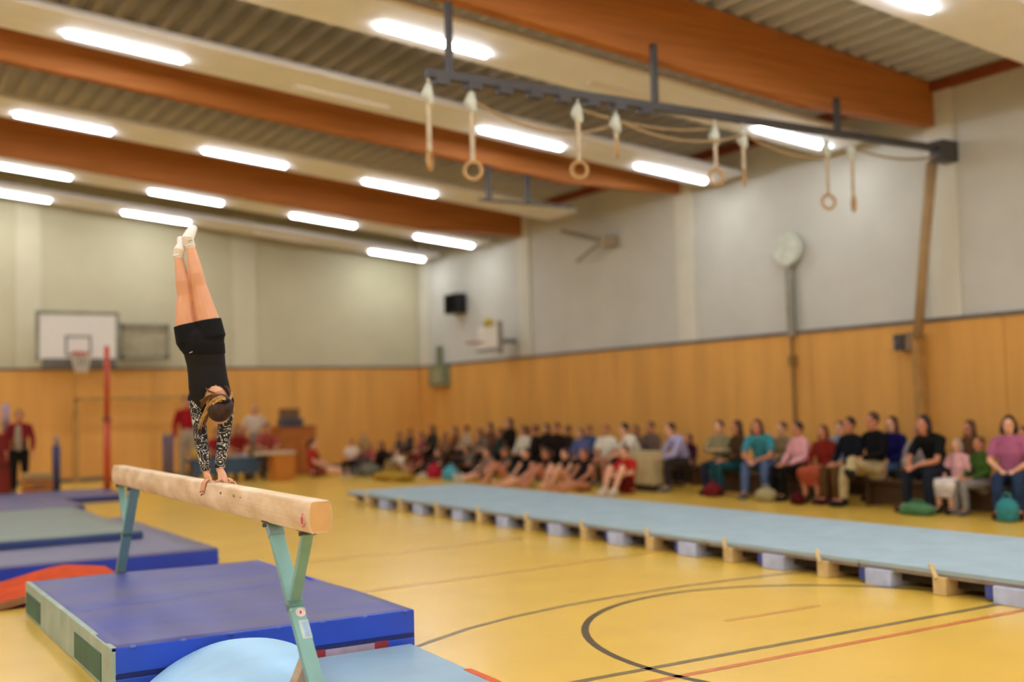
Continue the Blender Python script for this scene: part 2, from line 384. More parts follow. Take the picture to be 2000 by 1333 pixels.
f0 = ony(233, 633, 29.2); f1 = ony(330, 702, 29.2)
e = empty('folded_frame', (f0.x, 29.2, f1.z), 'thin grey rectangular frame on the back wall right of the white backboard', 'frame')
fw = f1.x - f0.x; fh = f0.z - f1.z; mg = mat('grey frame tube', '#87826e', .5)
for q in ((0, fw, 0, .09), (0, fw, fh - .09, fh), (0, .09, 0, fh), (fw - .09, fw, 0, fh)): box('bar', mg, e, q[0], q[1], -.05, .05, q[2], q[3])
box('panel', mat('frame board', '#a59d7f', .7), e, .09, fw - .09, .0, .03, .09, fh - .09); box('wall_mount', mg, e, .3, .4, .03, .44, .2, .3)
# handball goal in front of the back wall
g0 = ony(150, 768, 29.0)
e = empty('handball_goal', (g0.x, 29.0, 0), 'pale handball goal frame standing against the back wall behind the red pole', 'goal')
mgoal = mat('pale goal paint', '#b58c4c', .6)
for gx in (0, 3.0): box('post', mgoal, e, gx - .04, gx + .04, -.04, .04, 0, 2.06)
box('crossbar', mgoal, e, -.04, 3.04, -.04, .04, 2.0, 2.08)
for gx in (0, 3.0): MB().tube([(gx, .0, 2.0), (gx, .45, 1.6), (gx, .5, .02)], .02, 6).build('stay', mgoal, e)
# red pole
rp = onz(210, 962, 0)
e = empty('red_pole', (rp.x, rp.y, 0), 'tall slim red orange steel pole left of the beam, in front of the back wall', 'pole')
mr = mat('red orange paint', '#c14a26', .4, .4, .06)
MB().tube([(0, 0, .02), (0, 0, 1.55)], .075, 12).build('lower_tube', mr, e, smooth=True); MB().tube([(0, 0, 1.5), (0, 0, 3.12)], .06, 12).build('upper_tube', mr, e, smooth=True)
MB().tube([(0, 0, 0), (0, 0, .03)], .2, 16).build('base_plate', M_dark, e); MB().tube([(0, 0, 1.5), (0, 0, 1.58)], .095, 12).build('collar', mat('mauve band', '#8a5048', .5), e)

# left end objects near Y 26
def bbox(name, label, cat, px0, px1, ptop, Y, dy, m, base=0.0, bevel=.02, parts=()):
    a = ony(px0, ptop, Y); b = ony(px1, ptop, Y)
    e = empty(name, ((a.x + b.x) / 2, Y, base), label, cat)
    return e, (b.x - a.x) / 2, (a.z + b.z) / 2 - base
e, hw, hh = bbox('vaulting_block', 'dark red padded upright block at the left edge of the picture', 'block', -6, 22, 848, 26.0, .5, None)
box('pad', mat('dark red pad', '#84281a', .6), e, -hw, hw, 0, .5, .05, hh, .03); box('base', mat('dark base', '#5a3018', .6), e, -hw - .02, hw + .02, -.02, .52, 0, .06); box('seam_strip', mat('brown strip', '#5e2412', .6), e, -hw - .005, hw + .005, -.005, .01, hh * .45, hh * .5)
e, hw, hh = bbox('rolled_banner', 'pale mauve roll standing on the dark red block at the left edge', 'banner', 2, 20, 790, 26.25, .3, None, base=1.31)
MB().tube([(0, 0, 0), (0, 0, hh)], hw * .9, 12).build('roll', mat('mauve vinyl', '#a58a92', .5), e, smooth=True); MB().tube([(0, 0, hh * .3), (0, 0, hh * .36)], hw * .95, 12).build('band', mat('mauve band2', '#7d6470', .5), e)
e, hw, hh = bbox('vaulting_box', 'low orange wooden box with pale top before the standing person in red', 'box', 44, 100, 924, 25.0, .5, None)
box('top_pad', mat('pale pad', '#b08a55', .7), e, -hw, hw, -.25, .25, hh - .14, hh, .03)
for k in range(2): box('box_section', mat('orange ply', '#b8702c', .5), e, -hw, hw, -.24 + .02 * k, .24 - .02 * k, .02 + (hh - .16) / 2 * (1 - k), (hh - .16) / 2 * (2 - k), .01)
box('hand_slot', M_dark, e, -.1, .1, -.25, -.2, (hh - .16) * .7, (hh - .16) * .8)
e, hw, hh = bbox('padded_post', 'lone dark blue padded post between the orange box and the red pole', 'post', 102, 118, 862, 26.0, .2, None)
mbl = mat('dark blue pad', '#3c3f63', .6); MB().tube([(0, 0, .03), (0, 0, hh - .1)], hw, 12).build('sleeve', mbl, e, smooth=True); MB().tube([(0, 0, hh - .12), (0, 0, hh + .1)], hw * .55, 10).build('steel_top', M_grey, e, smooth=True); MB().tube([(0, 0, 0), (0, 0, .04)], hw * 1.6, 12).build('base_plate', M_dark, e)
for a, b, lab in ((318, 327, 'dark blue slim post, left one of the pair behind the far end of the beam'), (329, 338, 'dark blue slim post, right one of the pair behind the far end of the beam')):
    e, hw, hh = bbox('padded_post', lab, 'post', a, b, 852, 26.3, .2, None); e['group'] = 'pair of slim blue posts'
    MB().tube([(0, 0, .03), (0, 0, hh)], hw, 10).build('sleeve', mbl, e, smooth=True); MB().tube([(0, 0, hh), (0, 0, hh + .08)], hw * .6, 10).build('steel_top', M_grey, e, smooth=True); MB().tube([(0, 0, 0), (0, 0, .04)], hw * 1.15, 12).build('base_plate', M_dark, e)
# judges' area
M_tcl = mat('blue grey table cloth', '#46586a', .8, .1, .1, 3)
tl = ony(377, 898, 25.9); tr = ony(506, 898, 25.9)
e = empty('judges_table', ((tl.x + tr.x) / 2, 25.9, 0), 'blue grey covered table on dark legs behind the gymnast on the beam', 'table')
hw = (tr.x - tl.x) / 2
box('tabletop', M_tcl, e, -hw, hw, 0, .7, .5, .56, .01); box('skirt', M_tcl, e, -hw, hw, -.01, .03, .2, .53, .01)
for sx in (-1, 1):
    for yy in (.06, .64): box('leg', M_dark, e, sx * (hw - .12) - .03, sx * (hw - .12) + .03, yy - .03, yy + .03, 0, .5)
c0 = ony(545, 836, 27.2); c1 = ony(618, 836, 27.2)
e = empty('wooden_cabinet', ((c0.x + c1.x) / 2, 27.2, 0), 'tall orange wooden cabinet with a grey case on top, right of the judges', 'cabinet')
hw = (c1.x - c0.x) / 2; m1 = mat('orange cabinet wood', '#b0682a', .5, .3, .08, 3)
box('body', m1, e, -hw, hw, .02, .55, 0, c0.z, .01); box('door', m1, e, -hw + .01, -.01, -.005, .02, .05, c0.z - .04, .006); box('door', m1, e, .01, hw - .01, -.005, .02, .05, c0.z - .04, .006); box('top_board', mat('orange cabinet wood2', '#9c5a22', .5), e, -hw - .02, hw + .02, -.02, .57, c0.z - .02, c0.z + .02)
lt = ony(578, 800, 27.3)
e = empty('grey_case', (lt.x - .1, 27.3, c0.z + .02), 'dark blue grey case with a brown lid lying on top of the orange cabinet', 'case')
box('case_body', mat('blue grey case', '#4c5058', .5), e, -.28, .3, 0, .35, 0, .2, .02); box('lid', mat('brown lid', '#74563a', .5), e, -.25, .22, .05, .3, .2, .46, .02); box('handle', M_dark, e, -.08, .1, -.03, .0, .08, .12)
s0 = ony(535, 886, 25.2); s1 = ony(576, 886, 25.2)
e = empty('wooden_stand', ((s0.x + s1.x) / 2, 25.2, 0), 'low orange wooden stand in front of the tall cabinet', 'stand')
hw = (s1.x - s0.x) / 2
box('body', mat('bright orange wood', '#bf7626', .5, .3, .06, 3), e, -hw, hw, 0, .4, 0, s0.z - .03, .01); box('top_board', mat('pale papers', '#c9b596', .7), e, -hw - .35, hw + .02, -.04, .44, s0.z - .03, s0.z + .03, .01); box('front_panel', mat('bright orange wood', '#bf7626'), e, -hw + .03, hw - .03, -.01, .0, .05, s0.z - .08)
yl = ony(381, 883, 26.3)
e = empty('yellow_bottle', (yl.x, 26.3, .56), 'small yellow bottle on the left end of the judges table', 'bottle')
MB().tube([(0, 0, 0), (0, 0, .26)], .055, 10).build('body', mat('yellow plastic', '#d6a312', .4), e, smooth=True); MB().tube([(0, 0, .26), (0, 0, .31)], .025, 8).build('cap', mat('yellow cap', '#b5860c', .4), e)
e.location = (ony(381, 883, 26.1).x, 26.1, .56)

# ------------------------------------------------------------------ mats
def mattop(name, c): return mat(name, c, .42, .4, .05, 3, bump=.05, bscale=6)
M_bt = mat('blue mat top', '#605e84', .42, .4, .14, 1.1, bump=.05, bscale=6, col2='#40489a', stretch=(.8, 2.2, 1)); M_bf = mattop('blue mat side', '#2c55d2'); M_bd = mattop('dark mat seam', '#1c2c74'); M_bf2 = mattop('deep blue side', '#2440b0')
e = empty('crash_mat', (2.47, 8.67, 0), 'thick blue crash mat with green and white end under the near half of the beam', 'mat')
x0, x1, y0, y1 = -1.0, .99, -1.66, 1.60
def softgrid(x0, x1, y0, y1, z, amp, nx=24, ny=30, thick=.02):
    mb = MB()
    for lay in (0, 1):
        for j in range(ny + 1):
            for i in range(nx + 1):
                X = x0 + (x1 - x0) * i / nx; Y = y0 + (y1 - y0) * j / ny
                h = amp * (math.sin(X * 3.1 + Y * 1.7) * .5 + math.sin(Y * 4.2 - X * 1.3) * .35)
                g = math.exp(-((Y - .15 * X - .1) / .12) ** 2) * amp * 2.2
                mb.v.append((X, Y, z + h - g - lay * thick))
    n = (nx + 1) * (ny + 1)
    for j in range(ny):
        for i in range(nx):
            a = j * (nx + 1) + i; mb.f.append((a, a + 1, a + nx + 2, a + nx + 1)); mb.f.append((n + a, n + a + nx + 1, n + a + nx + 2, n + a + 1))
    edge = [i for i in range(nx + 1)] + [(j) * (nx + 1) + nx for j in range(1, ny + 1)] + [ny * (nx + 1) + i for i in range(nx - 1, -1, -1)] + [j * (nx + 1) for j in range(ny - 1, 0, -1)]
    for k in range(len(edge)):
        a = edge[k]; b = edge[(k + 1) % len(edge)]; mb.f.append((a, n + a, n + b, b))
    return mb
softgrid(x0, x1, y0, y1, .27, .008).build('top_cover', M_bt, e, smooth=True)
box('core', M_bf2, e, x0 + .03, x1 - .02, y0 + .02, y1 - .02, .0, .25)
o = box('front_band', M_bf, e, x0 + .02, x1, y0 - .004, y0 + .02, .115, .272, .008); o['label'] = 'bright blue upper front band'
o = box('front_seam', M_bd, e, x0 + .02, x1, y0 - .001, y0 + .02, .085, .115); o['label'] = 'dark seam along the front'
box('lower_front_band', M_bf, e, x0 + .02, x1, y0 - .003, y0 + .02, 0, .085, .006)
box('right_band', M_bf, e, x1 - .02, x1 + .004, y0, y1, .0, .268, .008)
mgw = mat('pale green end', '#b2c2b4', .6, .2, .08, 4, col2='#98ab9c'); mgd = mat('dark green end', '#4a7060', .6)
o = box('end_panel', mgw, e, x0 - .01, x0 + .03, y0, y1, 0, .275, .008); o['label'] = 'greenish white end with dark green bars'
for a, b in ((y0 + .25, y0 + 1.1), (y0 + 2.5, y0 + 3.2)): box('green_bar', mgd, e, x0 - .016, x0 - .008, a, b, .03, .2, .003)
for k in range(7): MB().ell((x0 + .12 + k * .3, y0 - .004, .268), (.022, .01, .012), n=8, m=5).build('painted_highlight', mat('painted mat highlight', '#5f7ad6', .5), e, smooth=True)  # pale blobs paint highlights along the upper front edge
o = box('maker_patch', mat('white patch', '#b9aac0', .6), e, .33, .7, y0 - .008, y0 - .002, .03, .085); o['label'] = 'pale patch with red ends low on the front'
for a, b in ((.24, .34), (.69, .79)): box('red_patch', mat('red patch', '#a03a48', .6), e, a, b, y0 - .009, y0 - .002, .025, .09)
def flatmat(name, label, X0, X1, Y0, Y1, z0, th, top, side, seam=None, edge=None):
    e = empty(name, ((X0 + X1) / 2, (Y0 + Y1) / 2, z0), label, 'mat'); a, b = (X1 - X0) / 2, (Y1 - Y0) / 2
    box('core', side, e, -a, a, -b, b, 0, th - .015, .012)
    softgrid(-a + .005, a - .005, -b + .005, b - .005, th, .003, 16, 16, .02).build('top_cover', top, e, smooth=True)
    box('piping', edge or seam or side, e, -a - .004, a + .004, -b - .004, -b + .01, th * .35, th * .45)
    return e
flatmat('landing_mat', 'wide blue landing mat with deep blue edge behind the crash mat', -.6, 3.62, 12.0, 16.6, 0, .2, mattop('violet grey top', '#706d86'), M_bf2)
flatmat('landing_mat', 'grey green mat with dark blue edge on top of the wide landing mat', -.6, 3.2, 13.55, 17.9, .205, .09, mattop('grey green top', '#7c8a80'), mattop('navy edge', '#34477c'))
flatmat('landing_mat', 'violet blue mat with dark front edge behind the grey green mat', -.6, 3.75, 19.9, 22.3, 0, .15, mattop('violet top', '#6b6a8c'), mattop('violet navy', '#2d316e'))
flatmat('landing_mat', 'violet blue mat farthest back, by the foot of the red pole', -.6, 5.0, 22.4, 24.6, 0, .12, mattop('violet top2', '#66668a'), mattop('violet navy', '#2d316e'))
# orange bent mat in the gap
e = empty('bent_mat', (1.5, 11.0, 0), 'thin orange red mat arching in the gap behind the crash mat', 'mat')
mb = MB(); rsn = []
for i in range(15):
    X = .6 + 1.8 * i / 14; t = min(1, max(0, (X - 1.2) / .85)); h = .045 + .14 * t * t * (3 - 2 * t) - (.05 * (X - 2.05) / .35 if X > 2.05 else 0)
    rsn.append([(X - 1.5, y - 11, h + dz) for y, dz in ((10.62, 0), (11.75, .02), (11.75, -.02), (10.62, -.04))])
mb.rings(rsn).build('sheet', mat('orange red vinyl', '#cf4a12', .75, .12), e)
mb = MB(); mb.rings([[(p[0], p[1] - .004, p[2] - .002) if k in (0, 3) else (p[0], -.38 + .004, p[2]) for k, p in enumerate(r)] for r in rsn]).build('tan_edge', mat('tan edge', '#9d7048', .7), e)
# light blue mats in the foreground
M_lb = mattop('light blue vinyl', '#a4d2f0'); M_lb2 = mattop('light blue vinyl dull', '#90aec0'); M_tan = mat('tan foam edge', '#ad9478', .7, .2, .15, 5); M_orr = mat('orange end', '#cf5f2c', .6)
e = empty('arched_mat', (2.0, 6.3, 0), 'light blue mat arched up in front of the crash mat', 'mat')
far = [onz(225, 1400, .02), onz(300, 1326, .09), onz(360, 1283, .17), onz(430, 1254, .25), onz(505, 1246, .30), onz(560, 1254, .31), onz(592, 1268, .30)]
org = V((2.0, 6.3, 0)); rul = V((-.5, -1.0, -.04))
def spl(pts, n):
    out = []
    for i in range(n + 1):
        t = i / n * (len(pts) - 1); k = min(int(t), len(pts) - 2); u = t - k
        p0 = pts[max(0, k - 1)]; p1 = pts[k]; p2 = pts[k + 1]; p3 = pts[min(len(pts) - 1, k + 2)]
        out.append(.5 * ((2 * p1) + (p2 - p0) * u + (2 * p0 - 5 * p1 + 4 * p2 - p3) * u * u + (3 * p1 - p0 - 3 * p2 + p3) * u ** 3))
    return out
cv = spl(far, 24)
def sheet(cv, t0, t1, up, dn, ya=0, yb=1):
    mb = MB(); rs = []
    for p in cv:
        q0 = p + rul * ya - org; q1 = p + rul * yb - org
        rs.append([q0 + V((0, 0, up)), q1 + V((0, 0, up)), q1 + V((0, 0, dn)), q0 + V((0, 0, dn))])
    return mb.rings(rs)
sheet(cv, 0, 1, .0, -.03).build('top_cover', M_lb, e, smooth=False)
sheet(cv, 0, 1, -.03, -.06, .01, .99).build('foam', M_tan, e)
pe = cv[-1] - org
mb = MB(); mb.rings([[pe + rul * a + V((0, 0, .005)), pe + rul * a + V((.03, -.015, -.005)), pe + rul * a + V((.03, -.015, -.22)), pe + rul * a + V((0, 0, -.22))] for a in (.0, 1.0)]).build('end_flap', M_tan, e)
mb = MB(); mb.rings([[pe + rul * a + V((-.004, 0, .01)), pe + rul * a + V((.036, -.018, .0)), pe + rul * a + V((.036, -.018, -.09)), pe + rul * a + V((0, 0, -.09))] for a in (-.004, .16)]).build('corner_tab', M_orr, e)
e = empty('floor_mat', (2.98, 6.2, 0), 'flat light blue mat with an orange end, right of the near beam leg', 'mat')
a0 = onz(905, 1312, .05); 
mb = MB(); mb.rings([[(2.22 - 2.98, 6.96 - 6.2, z), (3.42 - 2.98, 6.985 - 6.2, z), (3.33 - 2.98, 5.4 - 6.2, z), (2.22 - 2.98, 5.4 - 6.2, z)] for z in (0, .05)]).build('slab', M_lb2, e, .006)
mb = MB(); mb.rings([[(3.335 - 2.98, 6.1 - 6.2, z), (3.39 - 2.98, 6.1 - 6.2, z), (3.36 - 2.98, 5.4 - 6.2, z), (3.30 - 2.98, 5.4 - 6.2, z)] for z in (.0, .053)]).build('orange_end', M_orr, e, .004)

# ------------------------------------------------------------------ tumbling strip
e = empty('tumbling_track', (9.0, 12.0, 0), 'long light blue carpeted tumbling track on foam blocks, along the seated audience', 'track')
TX0, TX1, TY0, TY1 = 7.85, 10.15, 1.0, 18.4
n = 0; yy = TY0
while yy < TY1 - .1:
    y2 = min(TY1, yy + 2.0)
    o = MB().box(TX0 - 9, TX1 - 9 + .25 * 0, yy - 12 + .004, y2 - 12 - .004, .165, .205).build('carpet_section', mat('light blue carpet', '#a3b6bc', .9, .1, .05, 3, bump=.1, bscale=200), e, .006)
    o2 = box('board', mat('grey brown ply', '#8f7f70', .7), e, TX0 - 9 + .005, TX1 - 9, yy - 12 + .01, y2 - 12 - .01, .135, .165)
    yy += 2.0
box('painted_shade_slab', mat('painted track shade', '#3a3226', .9), e, TX0 - 9 + .12, TX1 - 9 - .1, TY0 - 12 + .1, TY1 - 12 - .1, .05, .135)  # dark slab with the shade below the track put into its colour
mfb = mat('white blue foam', '#b9c4e2', .8, .1); mtb = mat('tan foam', '#d6bb84', .8, .1); mnv = mat('navy block', '#4a549a', .7)
k = 0; yy = 1.69
while yy < TY1 - .2:
    if k % 2 == 0:
        o = box('foam_block', mfb, e, TX0 - 9 - .03, TX0 - 9 + .5, yy - 12 - .14, yy - 12 + .14, 0, .14, .01); o['label'] = 'pale blue white foam block'
        box('navy_block', mnv, e, TX0 - 9 + .01, TX0 - 9 + .4, yy - 12 + .15, yy - 12 + .24, .02, .13, .008)
    else:
        o = box('foam_block', mtb, e, TX0 - 9 - .03, TX0 - 9 + .5, yy - 12 - .065, yy - 12 + .065, 0, .15, .01); o['label'] = 'narrow tan foam block'
        MB().tube([(TX0 - 9 - .03, yy - 12 + .02, .13), (TX0 - 9 + .02, yy - 12 + .1, .215), (TX0 - 9 + .12, yy - 12 + .2, .21)], .022, 6).build('strap', mtb, e)
    yy += .635; k += 1

# ------------------------------------------------------------------ balance beam
ax = V((.0275, 1, 0)).normalized(); ac = V((1, -.0275, 0)).normalized()
B0 = V((2.05, 5.28, 1.205)) + ac * .0525
BL = 5.09
bb = empty('balance_beam', (B0.x, B0.y, 0), 'suede covered balance beam on green steel legs in the foreground', 'balance beam')
def bp(s, c, z): return B0 + ax * s + ac * c + V((0, 0, z - 1.205)) - V((B0.x, B0.y, 0))
def bsec(s, g=0):
    pr = []
    half = [(.040, 0), (.0475, -.003), (.0525, -.011), (.058, -.035), (.0625, -.065), (.0635, -.085), (.061, -.11), (.056, -.135), (.050, -.152), (.046, -.158), (.040, -.16)]
    pts = half + [(-a, b) for a, b in reversed(half)]
    return [bp(s, a * (1 + g), 1.205 + b + g * .0) for a, b in pts]
M_bm = mat('beam suede', '#efdbc0', .8, .15, .06, 9, bump=.15, bscale=120, stretch=(1, .35, 1))
nt = M_bm.node_tree; ramp = [q for q in nt.nodes if q.type == 'VALTORGB'][0]
ramp.color_ramp.elements[0].position = .32; ramp.color_ramp.elements[0].color = lin('#d2b48c'); ramp.color_ramp.elements[1].color = lin('#eed9bc')
MB().rings([bsec(s) for s in [BL * i / 30 for i in range(31)]], cap=True).build('beam_body', M_bm, bb, smooth=False)
M_endc = mat('beam end face', '#dcb27a', .7, .15, .05, 12)
def inset(s, sc, z0=-.08):
    return [bp(s, 0, 1.125) + (p - bp(s, 0, 1.125)) * sc for p in bsec(s)]
MB().rings([inset(-.004, .90), inset(-.0005, .93)]).build('end_cap', M_endc, bb); MB().rings([inset(BL + .0005, .93), inset(BL + .004, .90)]).build('end_cap', M_endc, bb)
def rimring(s):
    mb = MB(); pts = bsec(s); c = bp(s, 0, 1.125)
    rs = []
    for i in range(len(pts) + 1):
        p = pts[i % len(pts)]; d = (p - c).normalized()
        rs.append([p + d * .004 * math.cos(j * PI / 3) - d * .004 + ax * .005 * math.sin(j * PI / 3) for j in range(6)])
    return mb.rings(rs, cap=False)
rimring(0).build('end_piping', mat('pale piping', '#ecd2b4', .7), bb, smooth=True); rimring(BL).build('end_piping', mat('pale piping', '#ecd2b4'), bb, smooth=True)
# scuffs
def onface(px, py):            # a point on the camera-side face of the beam
    d = ray(px, py); nrm = ac; q = B0 - ac * .0605
    return CAM + d * ((q - CAM).dot(nrm) / d.dot(nrm))
def sticker(name, c, up, ri, ry, rz, m, parent, off, label=None, n=24, nrm=None):
    nrm = nrm or -ac; rt = up.cross(nrm).normalized(); up = up.normalized()
    rs = [[c + nrm * o + rt * ry * math.cos(2 * PI * j / n) + up * rz * math.sin(2 * PI * j / n) - V((B0.x, B0.y, 0)) for j in range(n)] for o in (off - .0015, off)]
    o = MB().rings(rs).build(name, m, parent)
    if label: o['label'] = label
    return o
MR = mat('dark red ink', '#a32436', .5); MW = mat('cream sticker', '#f0dcd0', .5); MPk = mat('pink ink', '#dc8c86', .5); MRed = mat('red ink', '#c5283a', .5)
lg = onface(592, 1017); upv = V((0, 0, 1))
sticker('logo_ring', lg, upv, 0, .031, .0285, MPk, bb, .004, 'oval red and white maker badge'); sticker('logo_ring', lg, upv, 0, .027, .0255, MW, bb, .005); sticker('logo_ring', lg, upv, 0, .024, .023, MPk, bb, .006); sticker('logo_core', lg, upv, 0, .010, .021, MR, bb, .007)
sticker('logo_dot', lg + V((0, 0, .031)), upv, 0, .010, .0025, MR, bb, .004); sticker('logo_dot', lg - V((0, 0, .032)), upv, 0, .012, .002, MR, bb, .004)
for px, py, a, b, m in ((431, 964, .014, .006, '#a57f58'), (457, 969, .02, .008, '#c08a62'), (470, 972, .012, .004, '#a57f58'), (432, 963, .004, .008, '#8a5f40')):
    sticker('scuff', onface(px, py), upv, 0, a, b, mat('scuff ' + m, m, .8), bb, .0035)
# legs
M_g1 = mat('sea green enamel', '#80afa8', .4, .45, .06, 6); M_g2 = mat('sea green enamel dark', '#5a857c', .4, .45, .06, 6)
def bar(p0, p1, wd, th, lip=True):
    p0 = p0 - V((B0.x, B0.y, 0)); p1 = p1 - V((B0.x, B0.y, 0)); t = (p1 - p0).normalized(); s = ac.copy(); nn = t.cross(s).normalized()
    return MB().rings([[p + s * a * wd / 2 + nn * b * th / 2 for a, b in ((1, 1), (-1, 1), (-1, -1), (1, -1))] for p in (p0, p1)])
def cpt(s, z): return B0 + ax * s + V((0, 0, z - 1.205))
for near in (1, 0):
    if near: s_t, s_b, z_b, s_bt, s_j = .74, -.12, 0.02, .19, .40
    else: s_t, s_b, z_b, s_bt, s_j = 4.43, 5.26, .02, 4.99, 4.76
    T = cpt(s_t, 1.03); G = cpt(s_b, .03)
    J = T.lerp(G, .38); Bt = cpt(s_bt, 1.03)
    bar(T, G, .078, .04).build('leg', M_g1, bb, .004)
    bar(T + V((0, 0, .012)), T.lerp(G, .06), .086, .048).build('leg_head', mat('enamel top', '#86aab0', .4, .45), bb, .004)
    bar(Bt, J, .056, .034).build('brace', M_g1 if near else M_g1, bb, .004)
    for q, wv in ((T, .10), (Bt, .075)):
        o = bar(q + V((0, 0, .018)) + ax * -.06, q + V((0, 0, .018)) + ax * .06, wv, .014).build('mounting_plate', M_dark, bb, .002)
        MB().tube([q - V((B0.x, B0.y, 0)) + ac * -wv * .6, q - V((B0.x, B0.y, 0)) + ac * wv * .6], .012, 8).build('bolt', M_dark if near else M_dark, bb, smooth=True)
    for sgn in (-1, 1):
        for dd in (.0, .06):
            c = J.lerp(G, dd) + ac * sgn * .036 - ax * .02 * (1 if near else -1) - V((B0.x, B0.y, 0))
            MB().ell(c, (.008, .008, .012), n=8, m=6).build('bolt', mat('zinc bolt', '#b6c4bc', .3, .6, metal=.6), bb, smooth=True)
    bar(J + V((0, 0, .0)), J.lerp(G, .05), .082, .05).build('joint_collar', M_g2, bb, .003)
    Gf = G - V((B0.x, B0.y, 0)); MB().box(-.55, .55, -.04, .04, -.02, .02, Matrix.Translation(Gf)).build('foot_bar', M_g2, bb, .005)
    if near:
        t = (G - T).normalized(); nn = t.cross(ac).normalized()
        if nn.y > 0: nn = -nn
        def lp(px, py):
            d = ray(px, py); return CAM + d * ((T + nn * .02 - CAM).dot(nn) / d.dot(nn))
        c = lp(587, 1197); c2 = lp(596.5, 1230)
        sticker('round_sticker', c, -t, 0, .026, .026, MW, bb, .002, 'cream round sticker with red emblem', nrm=nn); sticker('emblem', c, (-t + ac * .25), 0, .006, .0105, MRed, bb, .003, nrm=nn)
        for j in range(10):
            aa = j * PI / 5 + .2; rt = (-t).cross(nn)
            sticker('emblem_mark', c + rt * .0175 * math.cos(aa) + t * .0175 * math.sin(aa), -t, 0, .0016, .0024, mat('brown print', '#9c5a52', .5), bb, .003, n=6, nrm=nn)
        rt = (-t).cross(nn).normalized()
        def plate(c, w_, h_, o, m, nm='label_plate', lab=None):
            rs = [[c + nn * oo + rt * a * w_ + t * b * h_ - V((B0.x, B0.y, 0)) for a, b in ((1, 1), (-1, 1), (-1, -1), (1, -1))] for oo in (o - .0015, o)]
            q = MB().rings(rs).build(nm, m, bb)
            if lab: q['label'] = lab
        plate(c2, .026, .055, .002, mat('pale label', '#b9cfc4', .5), lab='pale rectangular sticker with faint light blue lettering')
        plate(c2 + rt * .004, .017, .048, .0025, mat('pale blue label', '#aec6d6', .5))
        for j in range(5):
            cc = c2 + rt * .004 + t * (-.034 + .017 * j)
            sticker('letter_mark', cc, -t, 0, .0115, .0072, mat('blue print', '#8fb0de', .5), bb, .0032, n=12, nrm=nn); sticker('letter_mark', cc, -t, 0, .0065, .0035, mat('pale blue label', '#aec6d6'), bb, .0038, n=10, nrm=nn)

# ------------------------------------------------------------------ the gymnast
D = 7.30
def A(px, py, d=0): return at(px, py, D + d)
PX = D / F
side = V((R[0][0], R[1][0], R[2][0])); away = V((R[0][2], R[1][2], R[2][2]))
def torso(mb, off=0, lo=0, hi=9999):
    sec = [(386, 640, .036, .05), (391, 655, 38, .083), (395, 672, 40.0, .092), (399, 692, 37.5, .085), (403, 714, 35.5, .076), (406, 737, 36, .078), (409, 758, 38, .082), (412, 778, 39, .075), (414, 792, 36, .058), (415, 801, 22, .035)]
    rs = []
    for cx, cy, hwp, dp in sec:
        if hwp < 1: hwp = 20
        if not lo <= cy <= hi: continue
        c = A(cx, cy); a = hwp * PX + off; b = dp + off
        rs.append([c + side * a * math.cos(2 * PI * j / 20) + away * b * (abs(math.sin(2 * PI * j / 20)) ** .85) * (1 if math.sin(2 * PI * j / 20) >= 0 else -1) for j in range(20)])
    return mb.rings(rs)
armL = [(A(383, 778, .0), .047), (A(387, 805, .0), .043), (A(391, 845, 0), .038), (A(394, 868, -.01), .037), (A(400, 905, -.02), .029), (A(403, 922, -.02), .0245)]
armR = [(A(441, 785, .02), .047), (A(441, 812, .02), .043), (A(438, 850, .01), .038), (A(435, 872, 0), .036), (A(430, 903, -.01), .028), (A(429, 917, -.02), .0235)]
legL = [(A(372, 668, .0), .080), (A(364, 634, 0), .071), (A(361, 604, 0), .060), (A(361, 578, .0), .050), (A(357, 550, -.01), .0475), (A(352, 522, 0), .036), (A(348, 498, .01), .0255)]
legR = [(A(412, 660, .0), .084), (A(406, 625, 0), .073), (A(397, 592, 0), .061), (A(389, 560, 0), .049), (A(383, 535, -.01), .0475), (A(377, 505, 0), .037), (A(371, 478, .01), .026)]
footL = [(A(348, 500, .015), .027), (A(350, 489, .0), .030), (A(355, 478, .04), .024), (A(352, 468, .10), .017)]
footR = [(A(371, 480, .015), .028), (A(366, 466, -.005), .034), (A(372, 455, .04), .029), (A(378, 447, .09), .020)]
def tb(mb, ch, off=0, **k): return mb.tube([p for p, r in ch], [r + off for p, r in ch], 14, rnd=True, **k)
# head: crown towards the camera and down, face towards the beam
hc = A(431, 802, -.09)
crown = (-away * .86 - V((0, 0, 1)) * .42 + side * .05).normalized()
face = (-V((0, 0, 1)) * .86 + away * .45 - side * .10); face = (face - crown * face.dot(crown)).normalized()
ear = crown.cross(face).normalized()
HM = Matrix((ear, face, crown)).transposed()
def H(a, b, c): return hc + HM @ V((a, b, c))
g = MB(); torso(g)
for ch in (armL, armR, legL, legR, footL, footR): tb(g, ch)
for a, b in ((armL, A(400, 775)), (armR, A(425, 780))): g.tube([a[0][0], b], [.048, .05], 12, rnd=True)
g.tube([A(418, 759, -.030), A(421, 768, -.060), hc - crown * .06], [.050, .052, .046], 14, rnd=True)
g.ell(hc, (.070, .084, .098), HM, 20, 14); g.ell(H(0, .03, -.045), (.052, .056, .05), HM, 16, 10)
g.tube([H(0, .078, .01), H(0, .098, -.018)], [.009, .012], 8, rnd=True)
for sx in (-1, 1): g.ell(H(sx * .072, -.005, -.012), (.012, .02, .03), HM, 10, 8)
nails = []
def finger(pts, r=.0072):
    g.tube(pts, [r * 1.12, r * 1.05, r, r * .85][:len(pts)], 8, rnd=True)
    nails.append((pts[-1], (pts[-1] - pts[-2]).normalized()))
def BX(y): return 2.05 + .0275 * (y - 5.28)
